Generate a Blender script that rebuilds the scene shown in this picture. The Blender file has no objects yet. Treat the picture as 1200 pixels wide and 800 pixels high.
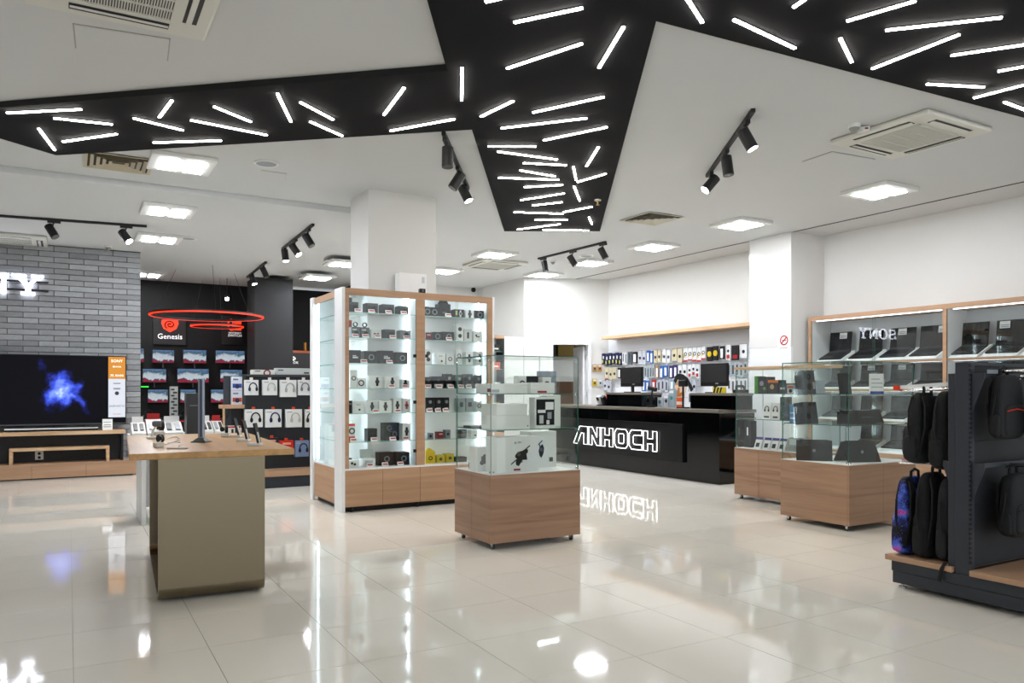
import bpy, bmesh, math, random
from mathutils import Vector, Matrix
random.seed(7)
SC = bpy.context.scene
COL = SC.collection
R = math.radians
# ------------------------------------------------------------------ camera, world, exposure
F, CX, HY, HC, YAW = 900.0, 600.0, 456.0, 1.35, 30.0
cam_d = bpy.data.cameras.new('camera'); cam_d.sensor_width = 36.0; cam_d.lens = F / 1200 * 36
cam_d.shift_y = (HY - 400) / 1200; cam_d.clip_start = .05; cam_d.clip_end = 100
cam = bpy.data.objects.new('camera', cam_d); COL.objects.link(cam)
cam.location = (0, 0, HC); cam.rotation_euler = (R(90), 0, R(-YAW)); SC.camera = cam
w = bpy.data.worlds.new('world'); SC.world = w; w.use_nodes = True
w.node_tree.nodes['Background'].inputs[0].default_value = (.93, .96, 1, 1)
w.node_tree.nodes['Background'].inputs[1].default_value = .62  # soft white fill added, entering by the open side behind the camera
vs = SC.view_settings; vs.view_transform = 'Standard'; vs.look = 'None'; vs.gamma = 1.0; vs.exposure = 1.22
vs.use_curve_mapping = False
PANEL_E, BAR_E, STRIP_E = 46.0, 18.0, 5.0
SC.cycles.transparent_max_bounces = 32; SC.cycles.max_bounces = 10
# ------------------------------------------------------------------ pixel to place (1200 x 800 frame)
SY, CY = math.sin(R(YAW)), math.cos(R(YAW))
RIGHT = Vector((CY, -SY, 0)); FWD = Vector((SY, CY, 0)); UP = Vector((0, 0, 1)); EYE = Vector((0, 0, HC))
def ray(px, py): return FWD + RIGHT * ((px - CX) / F) + UP * ((HY - py) / F)
def onX(px, py, X): r = ray(px, py); return EYE + r * (X / r.x)
def onY(px, py, Y): r = ray(px, py); return EYE + r * (Y / r.y)
def onZ(px, py, Z): r = ray(px, py); return EYE + r * ((Z - HC) / r.z)
def XY(px, Y): return onY(px, HY, Y).x        # world X of an image column on the plane Y
def YX(px, X): return onX(px, HY, X).y        # world Y of an image column on the plane X
ORD = 'first second third fourth fifth sixth seventh eighth ninth tenth eleventh twelfth thirteenth fourteenth fifteenth sixteenth seventeenth eighteenth nineteenth twentieth'.split()
def od(i):
    t = ['', '', 'twenty-', 'thirty-', 'forty-', 'fifty-']
    if i < 20: return ORD[i]
    n = i + 1
    if n % 10 == 0: return {30: 'thirtieth', 40: 'fortieth', 50: 'fiftieth'}[n]
    return t[n // 10] + ORD[n % 10 - 1]
# ------------------------------------------------------------------ materials
def lin(h):
    if isinstance(h, str):
        h = h.lstrip('#'); c = [int(h[i:i + 2], 16) / 255 for i in (0, 2, 4)]
        return tuple((x / 12.92 if x <= .04045 else ((x + .055) / 1.055) ** 2.4) for x in c) + (1,)
    return tuple(h) + (1,)
MATS = {}
def mat(name, col='#808080', rough=.5, metal=0, emis=0, ecol=None, spec=.5, coat=0, noise=0, nscale=40, bump=0, alpha=None):
    if name in MATS: return MATS[name]
    m = bpy.data.materials.new(name); m.use_nodes = True; nt = m.node_tree
    b = nt.nodes['Principled BSDF']; c = lin(col)
    b.inputs['Base Color'].default_value = c; b.inputs['Roughness'].default_value = rough
    b.inputs['Metallic'].default_value = metal; b.inputs['Specular IOR Level'].default_value = spec
    b.inputs['Coat Weight'].default_value = coat; b.inputs['Coat Roughness'].default_value = .05
    if emis:
        b.inputs['Emission Color'].default_value = lin(ecol or col); b.inputs['Emission Strength'].default_value = emis
    if noise or bump:
        tc = nt.nodes.new('ShaderNodeTexCoord'); n = nt.nodes.new('ShaderNodeTexNoise')
        n.inputs['Scale'].default_value = nscale; n.inputs['Detail'].default_value = 4
        nt.links.new(tc.outputs['Object'], n.inputs['Vector'])
        if noise:
            mx = nt.nodes.new('ShaderNodeMix'); mx.data_type = 'RGBA'
            mx.inputs[6].default_value = tuple(x * (1 - noise) for x in c[:3]) + (1,)
            mx.inputs[7].default_value = tuple(min(1, x * (1 + noise)) for x in c[:3]) + (1,)
            nt.links.new(n.outputs['Fac'], mx.inputs[0]); nt.links.new(mx.outputs[2], b.inputs['Base Color'])
        if bump:
            bp = nt.nodes.new('ShaderNodeBump'); bp.inputs['Strength'].default_value = bump; bp.inputs['Distance'].default_value = .01
            nt.links.new(n.outputs['Fac'], bp.inputs['Height']); nt.links.new(bp.outputs[0], b.inputs['Normal'])
    MATS[name] = m; return m
def ramp_mat(name, stops, scale, rough=.45, detail=6, coat=0, dist=1.2, bump=0):
    """wood-like: noise stretched along one axis, coloured by a ramp"""
    m = mat(name, '#a08060', rough, coat=coat); nt = m.node_tree; b = nt.nodes['Principled BSDF']
    tc = nt.nodes.new('ShaderNodeTexCoord'); mp = nt.nodes.new('ShaderNodeMapping'); n = nt.nodes.new('ShaderNodeTexNoise'); r = nt.nodes.new('ShaderNodeValToRGB')
    mp.inputs['Scale'].default_value = scale; n.inputs['Scale'].default_value = 1; n.inputs['Detail'].default_value = detail; n.inputs['Distortion'].default_value = dist
    geo = nt.nodes.new('ShaderNodeNewGeometry')
    nt.links.new(geo.outputs['Position'], mp.inputs['Vector']); nt.links.new(mp.outputs[0], n.inputs['Vector']); nt.links.new(n.outputs['Fac'], r.inputs[0])
    e = r.color_ramp.elements; e[0].position, e[-1].position = stops[0][0], stops[-1][0]
    e[0].color, e[-1].color = lin(stops[0][1]), lin(stops[-1][1])
    for p, c in stops[1:-1]: x = e.new(p); x.color = lin(c)
    nt.links.new(r.outputs[0], b.inputs['Base Color'])
    return m
def glass_mat(name, tint, refl=.05):
    m = bpy.data.materials.new(name); m.use_nodes = True; nt = m.node_tree; nt.nodes.clear()
    o = nt.nodes.new('ShaderNodeOutputMaterial'); mx = nt.nodes.new('ShaderNodeMixShader'); t = nt.nodes.new('ShaderNodeBsdfTransparent'); g = nt.nodes.new('ShaderNodeBsdfGlossy')
    lw = nt.nodes.new('ShaderNodeLayerWeight'); lw.inputs[0].default_value = .5
    p = nt.nodes.new('ShaderNodeMath'); p.operation = 'POWER'; p.inputs[1].default_value = 4.5
    ma = nt.nodes.new('ShaderNodeMath'); ma.operation = 'MULTIPLY_ADD'; ma.inputs[1].default_value = .85; ma.inputs[2].default_value = refl
    t.inputs[0].default_value = lin(tint); g.inputs['Roughness'].default_value = .01; g.inputs[0].default_value = (1, 1, 1, 1)
    nt.links.new(lw.outputs['Facing'], p.inputs[0]); nt.links.new(p.outputs[0], ma.inputs[0]); nt.links.new(ma.outputs[0], mx.inputs[0])
    nt.links.new(t.outputs[0], mx.inputs[1]); nt.links.new(g.outputs[0], mx.inputs[2]); nt.links.new(mx.outputs[0], o.inputs[0])
    MATS[name] = m; return m
GLASS = glass_mat('clear glass', '#fcfefd', .03)
GEDGE = mat('glass edge', '#2f6b5a', .1, emis=.0, spec=.7)
GEDGEL = mat('glass shelf edge', '#8fbcb2', .1, spec=.7)
WHITE = mat('white paint', '#d8d8d5', .6, noise=.015, nscale=3)
CEIL = mat('ceiling paint', '#c9cbcb', .75, noise=.012, nscale=2)
WPANEL = mat('white laminate', '#e4e6e8', .35)
PLASTIC = mat('white plastic', '#dedfdc', .4)
ACPL = mat('warm white plastic', '#cfcfc6', .45)
RAFT = mat('matt black plaster', '#131316', .9, spec=.2, noise=.05, nscale=5)
RAFTSIDE = mat('raft side black', '#0c0c0d', .8)
BLACK = mat('black plastic', '#0c0d0f', .4, spec=.3)
BLACKM = mat('black metal', '#0f0f11', .5)
GLOSS = mat('black gloss acrylic', '#050607', .05, spec=.5)
DKGREY = mat('anthracite steel', '#2a2f38', .45, noise=.04, nscale=8)
PEGD = mat('anthracite pegboard', '#1d2127', .6)
STEEL = mat('brushed chrome', '#c4c6c8', .25, metal=1)
OAK = ramp_mat('oak laminate', [(.3, '#a68266'), (.5, '#b08b6c'), (.72, '#b99678')], (.7, .7, 12), .48, dist=1.2)
OAKL = ramp_mat('pale oak', [(.3, '#bd9670'), (.5, '#cba880'), (.72, '#d8b894')], (1.5, 1.5, 18), .42)
OAKD = ramp_mat('walnut oak', [(.28, '#8a6a53'), (.42, '#98765d'), (.55, '#a28066'), (.75, '#ac8a71')], (.6, .6, 11), .48, dist=1.3)
OAKT = ramp_mat('table oak', [(.3, '#ad8046'), (.5, '#bc9053'), (.7, '#c89e64')], (14, .8, 14), .3)
BRASS = mat('brushed bronze', '#7d735f', .27, metal=1, bump=.02, nscale=3)
REDP = mat('red print', '#b4304a', .5)
WPRT = mat('white print', '#eceeee', .55)
PAPER = mat('paper', '#f2f2f0', .6)
def led_mat(name, col, e): return mat(name, '#ffffff', .5, emis=e, ecol=col)
LED = led_mat('led white', '#fff9f2', BAR_E); LEDP = led_mat('panel led', '#f6f9ff', PANEL_E); LEDS = led_mat('case strip led', '#e4f4ff', STRIP_E)
SIGNW = led_mat('sign white', '#eef0ff', 5.0); NEON = led_mat('outline sign', '#ffffff', 1.3); SPOT = led_mat('spot lens', '#fff4e0', 40)
RNEON = mat('red neon', '#a01808', .5, emis=.8, ecol='#ff3210'); GNEON = mat('green neon', '#108018', .5, emis=.8, ecol='#30ff40')
def cm(h, rough=.5): return mat('print ' + h, tuple(x ** 1.3 for x in lin(h)[:3]), rough, spec=.3)
# ------------------------------------------------------------------ mesh builder
class MB:
    def __init__(s): s.v, s.f, s.m = [], [], []
    def add(s, vs, fs, m=0):
        n = len(s.v); s.v += [tuple(v) for v in vs]; s.f += [tuple(i + n for i in f) for f in fs]; s.m += [m] * len(fs); return s
    def box(s, x0, x1, y0, y1, z0, z1, m=0, em=None):
        v = [(x0, y0, z0), (x1, y0, z0), (x1, y1, z0), (x0, y1, z0), (x0, y0, z1), (x1, y0, z1), (x1, y1, z1), (x0, y1, z1)]
        s.add(v, [(0, 3, 2, 1), (4, 5, 6, 7), (0, 1, 5, 4), (1, 2, 6, 5), (2, 3, 7, 6), (3, 0, 4, 7)], m)
        if em is not None:      # thin pane: the four narrow faces take the edge material
            d = (x1 - x0, y1 - y0, z1 - z0); k = d.index(min(d)); big = {0: (3, 5), 1: (2, 4), 2: (0, 1)}[k]
            for i in range(6):
                if i not in big: s.m[-6 + i] = em
        return s
    def ob(s, c, a, b, d, m=0):      # oriented box from its centre and three half axes
        c, a, b, d = Vector(c), Vector(a), Vector(b), Vector(d)
        v = [c + i * a + j * b + k * d for k in (-1, 1) for (i, j) in ((-1, -1), (1, -1), (1, 1), (-1, 1))]
        return s.add(v, [(0, 3, 2, 1), (4, 5, 6, 7), (0, 1, 5, 4), (1, 2, 6, 5), (2, 3, 7, 6), (3, 0, 4, 7)], m)
    def cyl(s, p0, p1, r, n=12, r2=None, m=0, m2=None):
        p0, p1 = Vector(p0), Vector(p1); ax = (p1 - p0).normalized(); r2 = r if r2 is None else r2
        u = ax.orthogonal().normalized(); v = ax.cross(u)
        A = [p0 + (u * math.cos(2 * math.pi * i / n) + v * math.sin(2 * math.pi * i / n)) * r for i in range(n)]
        B = [p1 + (u * math.cos(2 * math.pi * i / n) + v * math.sin(2 * math.pi * i / n)) * r2 for i in range(n)]
        s.add(A + B, [(i, (i + 1) % n, n + (i + 1) % n, n + i) for i in range(n)] + [tuple(range(n - 1, -1, -1))], m)
        s.f.append(tuple(len(s.v) - n + i for i in range(n))); s.m.append(m if m2 is None else m2); return s
    def tube(s, pts, r, n=6, closed=False, m=0):
        P = [Vector(p) for p in pts]; k = len(P); rings = []; u = None
        for i in range(k):
            a = P[(i - 1) % k] if (closed or i) else P[i]; b = P[(i + 1) % k] if (closed or i < k - 1) else P[i]
            t = (b - a).normalized()
            if u is None: u = t.orthogonal().normalized()
            u = (u - t * u.dot(t)); u = u.normalized() if u.length > 1e-6 else t.orthogonal().normalized()
            v = t.cross(u); rings.append([P[i] + (u * math.cos(2 * math.pi * j / n) + v * math.sin(2 * math.pi * j / n)) * r for j in range(n)])
        fs = [(i * n + j, i * n + (j + 1) % n, ((i + 1) % k) * n + (j + 1) % n, ((i + 1) % k) * n + j) for i in range(k if closed else k - 1) for j in range(n)]
        if not closed: fs += [tuple(range(n - 1, -1, -1)), tuple((k - 1) * n + j for j in range(n))]
        return s.add([q for g in rings for q in g], fs, m)
    def prism(s, pts, ext, m=0, mb=None, side=None):
        P = [Vector(p) for p in pts]; e = Vector(ext); n = len(P)
        s.add(P + [p + e for p in P], [tuple(range(n - 1, -1, -1)), tuple(range(n, 2 * n))], m)
        if mb is not None: s.m[-1] = mb
        k = len(s.v) - 2 * n; s.f += [(k + i, k + (i + 1) % n, k + n + (i + 1) % n, k + n + i) for i in range(n)]; s.m += [m if side is None else side] * n; return s
    def ring(s, c, nrm, r0, r1, h, n=24, m=0):
        c, nrm = Vector(c), Vector(nrm).normalized(); u = nrm.orthogonal().normalized(); v = nrm.cross(u); V = []
        for (r, t) in ((r0, 0), (r1, 0), (r1, h), (r0, h)):
            V += [c + nrm * t + (u * math.cos(2 * math.pi * i / n) + v * math.sin(2 * math.pi * i / n)) * r for i in range(n)]
        return s.add(V, [(k * n + i, k * n + (i + 1) % n, ((k + 1) % 4) * n + (i + 1) % n, ((k + 1) % 4) * n + i) for k in range(4) for i in range(n)], m)
    def blob(s, c, size, e=.45, nu=20, nv=12, taper=0, m=0, sag=0):   # rounded soft box (superellipsoid), taper narrows the top
        sg = lambda x, p: math.copysign(abs(x) ** p, x); V = []
        for j in range(nv + 1):
            ph = -math.pi / 2 + math.pi * j / nv
            for i in range(nu):
                th = 2 * math.pi * i / nu; cz = sg(math.sin(ph), e); k = 1 - taper * (cz + 1) / 2
                x = sg(math.cos(ph), e) * sg(math.cos(th), e) * k; y = sg(math.cos(ph), e) * sg(math.sin(th), e) * (k * (1 + sag * (1 - cz) / 2))
                V.append((c[0] + x * size[0] / 2, c[1] + y * size[1] / 2, c[2] + cz * size[2] / 2))
        return s.add(V, [(j * nu + i, j * nu + (i + 1) % nu, (j + 1) * nu + (i + 1) % nu, (j + 1) * nu + i) for j in range(nv) for i in range(nu)], m)
    def mesh(s, name, mats, bev=0, seg=1, smooth=False):
        me = bpy.data.meshes.new(name); me.from_pydata(s.v, [], s.f)
        for m in (mats if isinstance(mats, (list, tuple)) else [mats]): me.materials.append(m)
        me.polygons.foreach_set('material_index', s.m)
        bm = bmesh.new(); bm.from_mesh(me); bmesh.ops.recalc_face_normals(bm, faces=bm.faces)
        if bev: bmesh.ops.bevel(bm, geom=[e for e in bm.edges if len(e.link_faces) == 2 and e.calc_face_angle(0) > .5], offset=bev, segments=seg, affect='EDGES', profile=.5, clamp_overlap=True)
        bm.to_mesh(me); bm.free()
        if smooth: me.polygons.foreach_set('use_smooth', [True] * len(me.polygons))
        me.update(); return me
    def obj(s, name, mats, parent=None, loc=None, rotz=0, **k):
        return put(name, s.mesh(name, mats, **k), parent, loc, rotz)
def put(name, me, parent=None, loc=None, rotz=0):
    o = bpy.data.objects.new(name, me); COL.objects.link(o)
    if parent is not None: o.parent = parent
    if loc is not None: o.location = loc
    if rotz: o.rotation_euler = (0, 0, rotz)
    return o
def tag(o, label=None, cat=None, group=None, kind=None):
    if label: o['label'] = label
    if cat: o['category'] = cat
    if group: o['group'] = group
    if kind: o['kind'] = kind
    return o
def thing(name, label, cat, loc=(0, 0, 0), rotz=0, group=None):
    o = bpy.data.objects.new(name, None); COL.objects.link(o); o.location = loc; o.rotation_euler = (0, 0, rotz); o.empty_display_size = .1
    return tag(o, label, cat, group)
def struct(name, mb, m, label=None, cat=None, **k): return tag(mb.obj(name, m, **k), label, cat, kind='structure')
def bx(name, m, parent, x0, x1, y0, y1, z0, z1, bev=0, em=None):
    return MB().box(x0, x1, y0, y1, z0, z1, 0, em).obj(name, m, parent, bev=bev)
def pane(name, parent, x0, x1, y0, y1, z0, z1, edge=None): return bx(name, [GLASS, edge or GEDGE], parent, x0, x1, y0, y1, z0, z1, em=1)
def text(name, s, size, m, parent, mtx, ext=.002, center=True, sx=1):
    cu = bpy.data.curves.new(name, 'FONT'); cu.body = s; cu.size = size; cu.extrude = ext; cu.align_x = 'CENTER' if center else 'LEFT'; cu.align_y = 'CENTER'; cu.resolution_u = 2
    t = bpy.data.objects.new(name, cu); COL.objects.link(t); dg = bpy.context.evaluated_depsgraph_get()
    me = bpy.data.meshes.new_from_object(t.evaluated_get(dg)); bpy.data.objects.remove(t); me.materials.clear(); me.materials.append(m)
    if sx != 1:
        for v in me.vertices: v.co.x *= sx
    o = bpy.data.objects.new(name, me); COL.objects.link(o)
    if parent is not None: o.parent = parent
    o.matrix_local = mtx; return o
def face_mtx(loc, rotz=0): return Matrix.Translation(loc) @ Matrix.Rotation(rotz, 4, 'Z') @ Matrix.Rotation(R(90), 4, 'X')   # text standing, facing local -y
RX = R(-90)                                      # turn: local front (-y) looks to world -x
# ------------------------------------------------------------------ setting: floor
CZ, CZL, WXR = 3.65, 3.58, 9.84
def floor():
    m = mat('polished porcelain', '#e6e2da', .05, spec=.5, coat=0); nt = m.node_tree; b = nt.nodes['Principled BSDF']
    geo = nt.nodes.new('ShaderNodeNewGeometry'); n = nt.nodes.new('ShaderNodeTexNoise'); n.inputs['Scale'].default_value = 1.6; n.inputs['Detail'].default_value = 8
    mx = nt.nodes.new('ShaderNodeMix'); mx.data_type = 'RGBA'; mx.inputs[6].default_value = lin('#e6e1d6'); mx.inputs[7].default_value = lin('#efebe1')
    nt.links.new(geo.outputs['Position'], n.inputs['Vector']); nt.links.new(n.outputs['Fac'], mx.inputs[0]); nt.links.new(mx.outputs[2], b.inputs['Base Color'])
    g = mat('grout', '#a8a296', .7)
    fl = struct('floor', MB().box(-4.3, 10.6, -2.5, 19, -.06, -.004), g, 'polished cream porcelain tile floor of the shop', 'floor')
    S = .615; me = MB().box(-S / 2 + .0015, S / 2 - .0015, -S / 2 + .0015, S / 2 - .0015, -.006, 0).mesh('tile', m)
    cells = []
    for i in range(-7, 17):
        for j in range(-9, 26):
            x, y = .02 + S * (i + .5), 3.05 + S * (j + .5); d = x * SY + y * CY; vis = False
            if d > 1:
                px = CX + F * (x * CY - y * SY) / d; py = HY + F * HC / d; vis = -60 < px < 1260 and py < 850
            cells.append((0 if vis else 1, x * x + y * y, x, y))
    cells.sort(); rest = MB()
    for k, (h, _, x, y) in enumerate(cells):
        if k < 300: put('tile', me, fl, (x, y, 0))
        else: rest.box(x - S / 2 + .0015, x + S / 2 - .0015, y - S / 2 + .0015, y + S / 2 - .0015, -.006, 0)
    tag(rest.obj('tile_field', m, fl), kind='stuff')
floor()
# ------------------------------------------------------------------ setting: ceiling, walls, columns
struct('ceiling', MB().box(-4.3, 10.6, -2.5, 19, CZ, CZ + .1), CEIL, 'flat white painted shop ceiling', 'ceiling')
struct('ceiling_lower', MB().box(-4.3, 3.4, 9.45, 19, CZL, CZ), CEIL, 'slightly lower white ceiling beyond the shallow step', 'ceiling')
SLOT = mat('slot dark', '#2c2c2c', .7)
for n, (y0, y1) in enumerate(((-1, 7.66), (8.5, 13.2))):
    struct('trim_%d' % (n + 1), MB().box(9.155, 9.185, y0, y1, CZ - .004, CZ + .01), SLOT, ('dark ceiling slot over the laptop wall', 'dark ceiling slot over the accessory wall')[n], 'slot')
struct('wall_right', MB().box(WXR, WXR + .15, -2.5, 13.05, 0, CZ), WHITE, 'white wall behind laptop cabinet and accessory board', 'wall')
struct('wall_left', MB().box(-4.3, -4.15, -2.5, 19, 0, CZ), WHITE, 'white wall out at the far side', 'wall')
A0, A1 = Vector((WXR, 12.98, 0)), Vector((8.12, 13.56, 0)); AD = (A1 - A0).normalized(); AL = (A1 - A0).length; AN = Vector((-AD.y, AD.x, 0))
if AN.dot(-A0) < 0: AN = -AN                     # towards the shop
def onA(px):
    r = ray(px, HY); t = AN.dot(A0) / AN.dot(r); return (r * t - A0).dot(AD)
def along(s, off, z): p = A0 + AD * s + AN * off; return Vector((p.x, p.y, z))
def abox(mb, s0, s1, o0, o1, z0, z1, m=0):
    return mb.ob(along((s0 + s1) / 2, (o0 + o1) / 2, (z0 + z1) / 2), AD * (s1 - s0) / 2, AN * (o1 - o0) / 2, UP * (z1 - z0) / 2, m)
d1, d0 = onA(648), onA(689)                      # door opening along the slanted wall
DH = 2.28
mb = MB(); abox(mb, 0, d0, -.15, 0, 0, CZ); abox(mb, d1, AL, -.15, 0, 0, CZ); abox(mb, d0, d1, -.15, 0, DH, CZ)
struct('wall_back', mb, WHITE, 'white slanted wall with the stockroom doorway', 'wall')
mb = MB(); abox(mb, d0 - .07, d0, -.16, .02, 0, DH + .07); abox(mb, d1, d1 + .07, -.16, .02, 0, DH + .07); abox(mb, d0, d1, -.16, .02, DH, DH + .07)
dr = struct('door_1', mb, WPANEL, 'white framed stockroom doorway in the slanted wall', 'doorway')
mb = MB(); abox(mb, d0 + .02, d0 + .06, -.9, -.16, .02, DH - .02); mb.obj('door_leaf', WPANEL, dr)
mb = MB()
for z in (.3, 1.2, 2.05): abox(mb, d0 - .004, d0 + .012, -.13, -.03, z, z + .1)
mb.obj('hinge', STEEL, dr)
# stockroom seen through the doorway
mb = MB(); abox(mb, -.6, 2.4, -1.75, -1.7, 0, CZ); struct('wall_stockroom', mb, WHITE, 'stockroom wall seen through the doorway', 'wall')
sr = thing('stock_shelf', 'shelf loaded with yellow and dark cartons inside the stockroom', 'shelf', along((d0 + d1) / 2, -1.4, 0))
o = sr.location
def rel(mb): mb.v = [(x - o.x, y - o.y, z - o.z) for x, y, z in mb.v]; return mb
mb = MB(); abox(mb, -.3, 2.2, -1.68, -1.25, 2.02, 2.06); rel(mb).obj('shelf_board', OAKD, sr)
for s0, s1, c, h in ((.0, .35, '#6a6538', .3), (.38, .75, '#86743a', .38), (.8, 1.15, '#3b3a34', .34), (1.2, 1.6, '#66683c', .4), (1.65, 2.1, '#4a4630', .3)):
    mb = MB(); abox(mb, s0, s1, -1.66, -1.3, 2.06, 2.06 + h); rel(mb).obj('carton', cm(c), sr)
c1 = thing('carton_stack', 'tall brown cardboard carton standing inside the stockroom doorway', 'carton', along(d0 + .35, -1.0, 0)); o = c1.location
mb = MB(); abox(mb, d0 + .03, d0 + .75, -1.25, -.95, 0, 1.52); rel(mb).obj('carton_body', cm('#7a5a45'), c1)
mb = MB(); abox(mb, d0 + .03, d0 + .75, -.951, -.948, 1.0, 1.04); rel(mb).obj('tape', cm('#a08468'), c1)
struct('wall_return', MB().box(8.12, 8.27, 13.56, 19, 0, CZ), WHITE, 'white side wall running back behind the low partition', 'wall')
struct('wall_partition', MB().box(XY(590, 13.6), 8.12, 13.6, 13.7, 0, 2.42), WHITE, 'low white partition beside the small glass cabinet', 'wall')
struct('wall_rear', MB().box(5.4, 8.12, 15.6, 15.75, 0, CZ), WHITE, 'white rear wall behind the tall display case', 'wall')
DARK = mat('black wall paint', '#040405', .8)
gw = struct('wall_gaming', MB().box(-4.1, 5.4, 17.3, 17.45, 0, CZL), DARK, 'black wall of the gaming corner', 'wall')
struct('wall_gaming_side', MB().box(5.4, 5.5, 15.7, 17.45, 0, CZ), DARK, 'black side wall of the gaming corner', 'wall')
struct('column_dark', MB().box(3.2, 3.95, 15.75, 16.5, 0, CZL), mat('dark column', '#151619', .7), 'square charcoal column in the gaming corner', 'column')
CLX0, CLX1, CLY0, CLY1 = 2.98, 3.83, 8.46, 9.1
struct('column_white', MB().box(CLX0, CLX1, CLY0, CLY1, 0, CZ), WHITE, 'square white column rising out of the tall display case', 'column')
cw = struct('column_pilaster', MB().box(9.16, WXR, 7.66, 8.45, 0, CZ), WHITE, 'white pilaster between accessory board and laptop cabinet', 'column')
MB().box(9.12, 9.159, 7.66, 8.45, 1.98, CZ - .002).obj('cladding_panel', mat('gloss white', '#dcdcda', .12, coat=.4), cw)
MB().box(9.12, 9.159, 7.66, 8.45, .0, 1.975).obj('cladding_panel', WPANEL, cw)
sg = thing('no_smoking_sign', 'small white no smoking sign on the pilaster', 'sign', onX(919, 401, 9.119))
MB().box(-.11, .11, -.004, 0, -.13, .13).obj('plate', PAPER, sg, rotz=RX)
MB().ring((0, -.004, .03), (0, -1, 0), .055, .075, .002, 24).obj('ring', cm('#c02030'), sg, rotz=RX)
MB().ob((0, -.005, .03), Vector((.045, 0, .045)), (0, .001, 0), Vector((.007, 0, -.007))).obj('slash', cm('#c02030'), sg, rotz=RX)
MB().box(-.04, .04, -.005, -.004, .022, .036).obj('cigarette', cm('#202020'), sg, rotz=RX)
text('caption', 'NO SMOKING', .022, cm('#404040'), sg, face_mtx((-.0055, 0, -.085), RX), .0005)
# brick wall with each brick a piece
def brick_wall():
    m = mat('grey brick', '#96989b', .85, noise=.22, nscale=14, bump=.5); nt = m.node_tree
    oi = nt.nodes.new('ShaderNodeObjectInfo'); mx = nt.nodes.new('ShaderNodeMix'); mx.data_type = 'RGBA'; mx.blend_type = 'MULTIPLY'; mx.inputs[0].default_value = 1
    mr = nt.nodes.new('ShaderNodeMapRange'); mr.inputs[3].default_value = .68; mr.inputs[4].default_value = 1.12
    b = nt.nodes['Principled BSDF']; src = b.inputs['Base Color'].links[0].from_socket
    nt.links.new(oi.outputs['Random'], mr.inputs[0]); nt.links.new(src, mx.inputs[6]); nt.links.new(mr.outputs[0], mx.inputs[7]); nt.links.new(mx.outputs[2], b.inputs['Base Color'])
    x1 = XY(165, 13.85); y = 13.86
    wl = struct('wall_brick', MB().box(-4.1, x1 - .004, y, y + .28, 0, CZL), mat('mortar', '#595b5d', .9), 'grey brick feature wall behind the big television', 'wall')
    L, H = .405, .0868; meshes = [MB().box(-L / 2 + .005, L / 2 - .005, -.016, .004, .005, H - .004).mesh('brick', m, bev=.004) for _ in range(1)]
    half = MB().box(-L / 4 + .005, L / 4 - .005, -.016, .004, .005, H - .004).mesh('brick', m, bev=.004)
    rows = int(CZL / H); n = 0; rest = MB()
    for r in range(rows):
        x = x1 - L / 2 if r % 2 == 0 else x1 - L / 4; first = r % 2
        z = r * H + .01
        while x + L / 2 > -1.15:
            if first: put('brick', half, wl, (x1 - L / 4, y + random.uniform(-.006, .003), z)); x -= .75 * L; first = 0
            else: put('brick', meshes[0], wl, (x, y + random.uniform(-.006, .003), z)); x -= L
            n += 1
        while x + L / 2 > -4.1: rest.box(x - L / 2 + .005, x + L / 2 - .005, y - .016 + random.uniform(-.006, .003), y + .004, z + .005, z + H - .004); x -= L
    tag(rest.obj('brick_field', m, wl), kind='stuff')
    return wl
brick_wall()
# ------------------------------------------------------------------ ceiling raft and its light bars
RZ = 3.60
def raft():
    pts = [(-75, 140), (66, 182), (553, 152), (591, 271), (703, 271), (769, 25), (1200, 138)]
    P = [onZ(a, b, RZ) for a, b in pts]
    e = (P[6] - P[5]).normalized(); P[6] = P[5] + e * 5.4
    back = Vector((e.y, -e.x, 0)); back = -back if back.dot(FWD) > 0 else back
    P.append(P[6] + back * 1.5); P.append(P[5] + back * 1.55 + e * .3)
    a, b = onZ(524, 83, RZ), onZ(501, 2, RZ); dd = (b - a).normalized()
    P += [a + dd * 2.2 + Vector((.5, -.3, 0)), a + dd * 2.2, a]
    l0 = onZ(0, 126, RZ); P.append(l0 + (l0 - a).normalized() * .55)
    MBB = MB().prism(P, (0, 0, CZ - RZ - .001), 0, side=1)
    return tag(MBB.obj('ceiling_raft', [RAFT, RAFTSIDE]), 'black branching panel hung below the white ceiling', 'ceiling panel')
raft()
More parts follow.
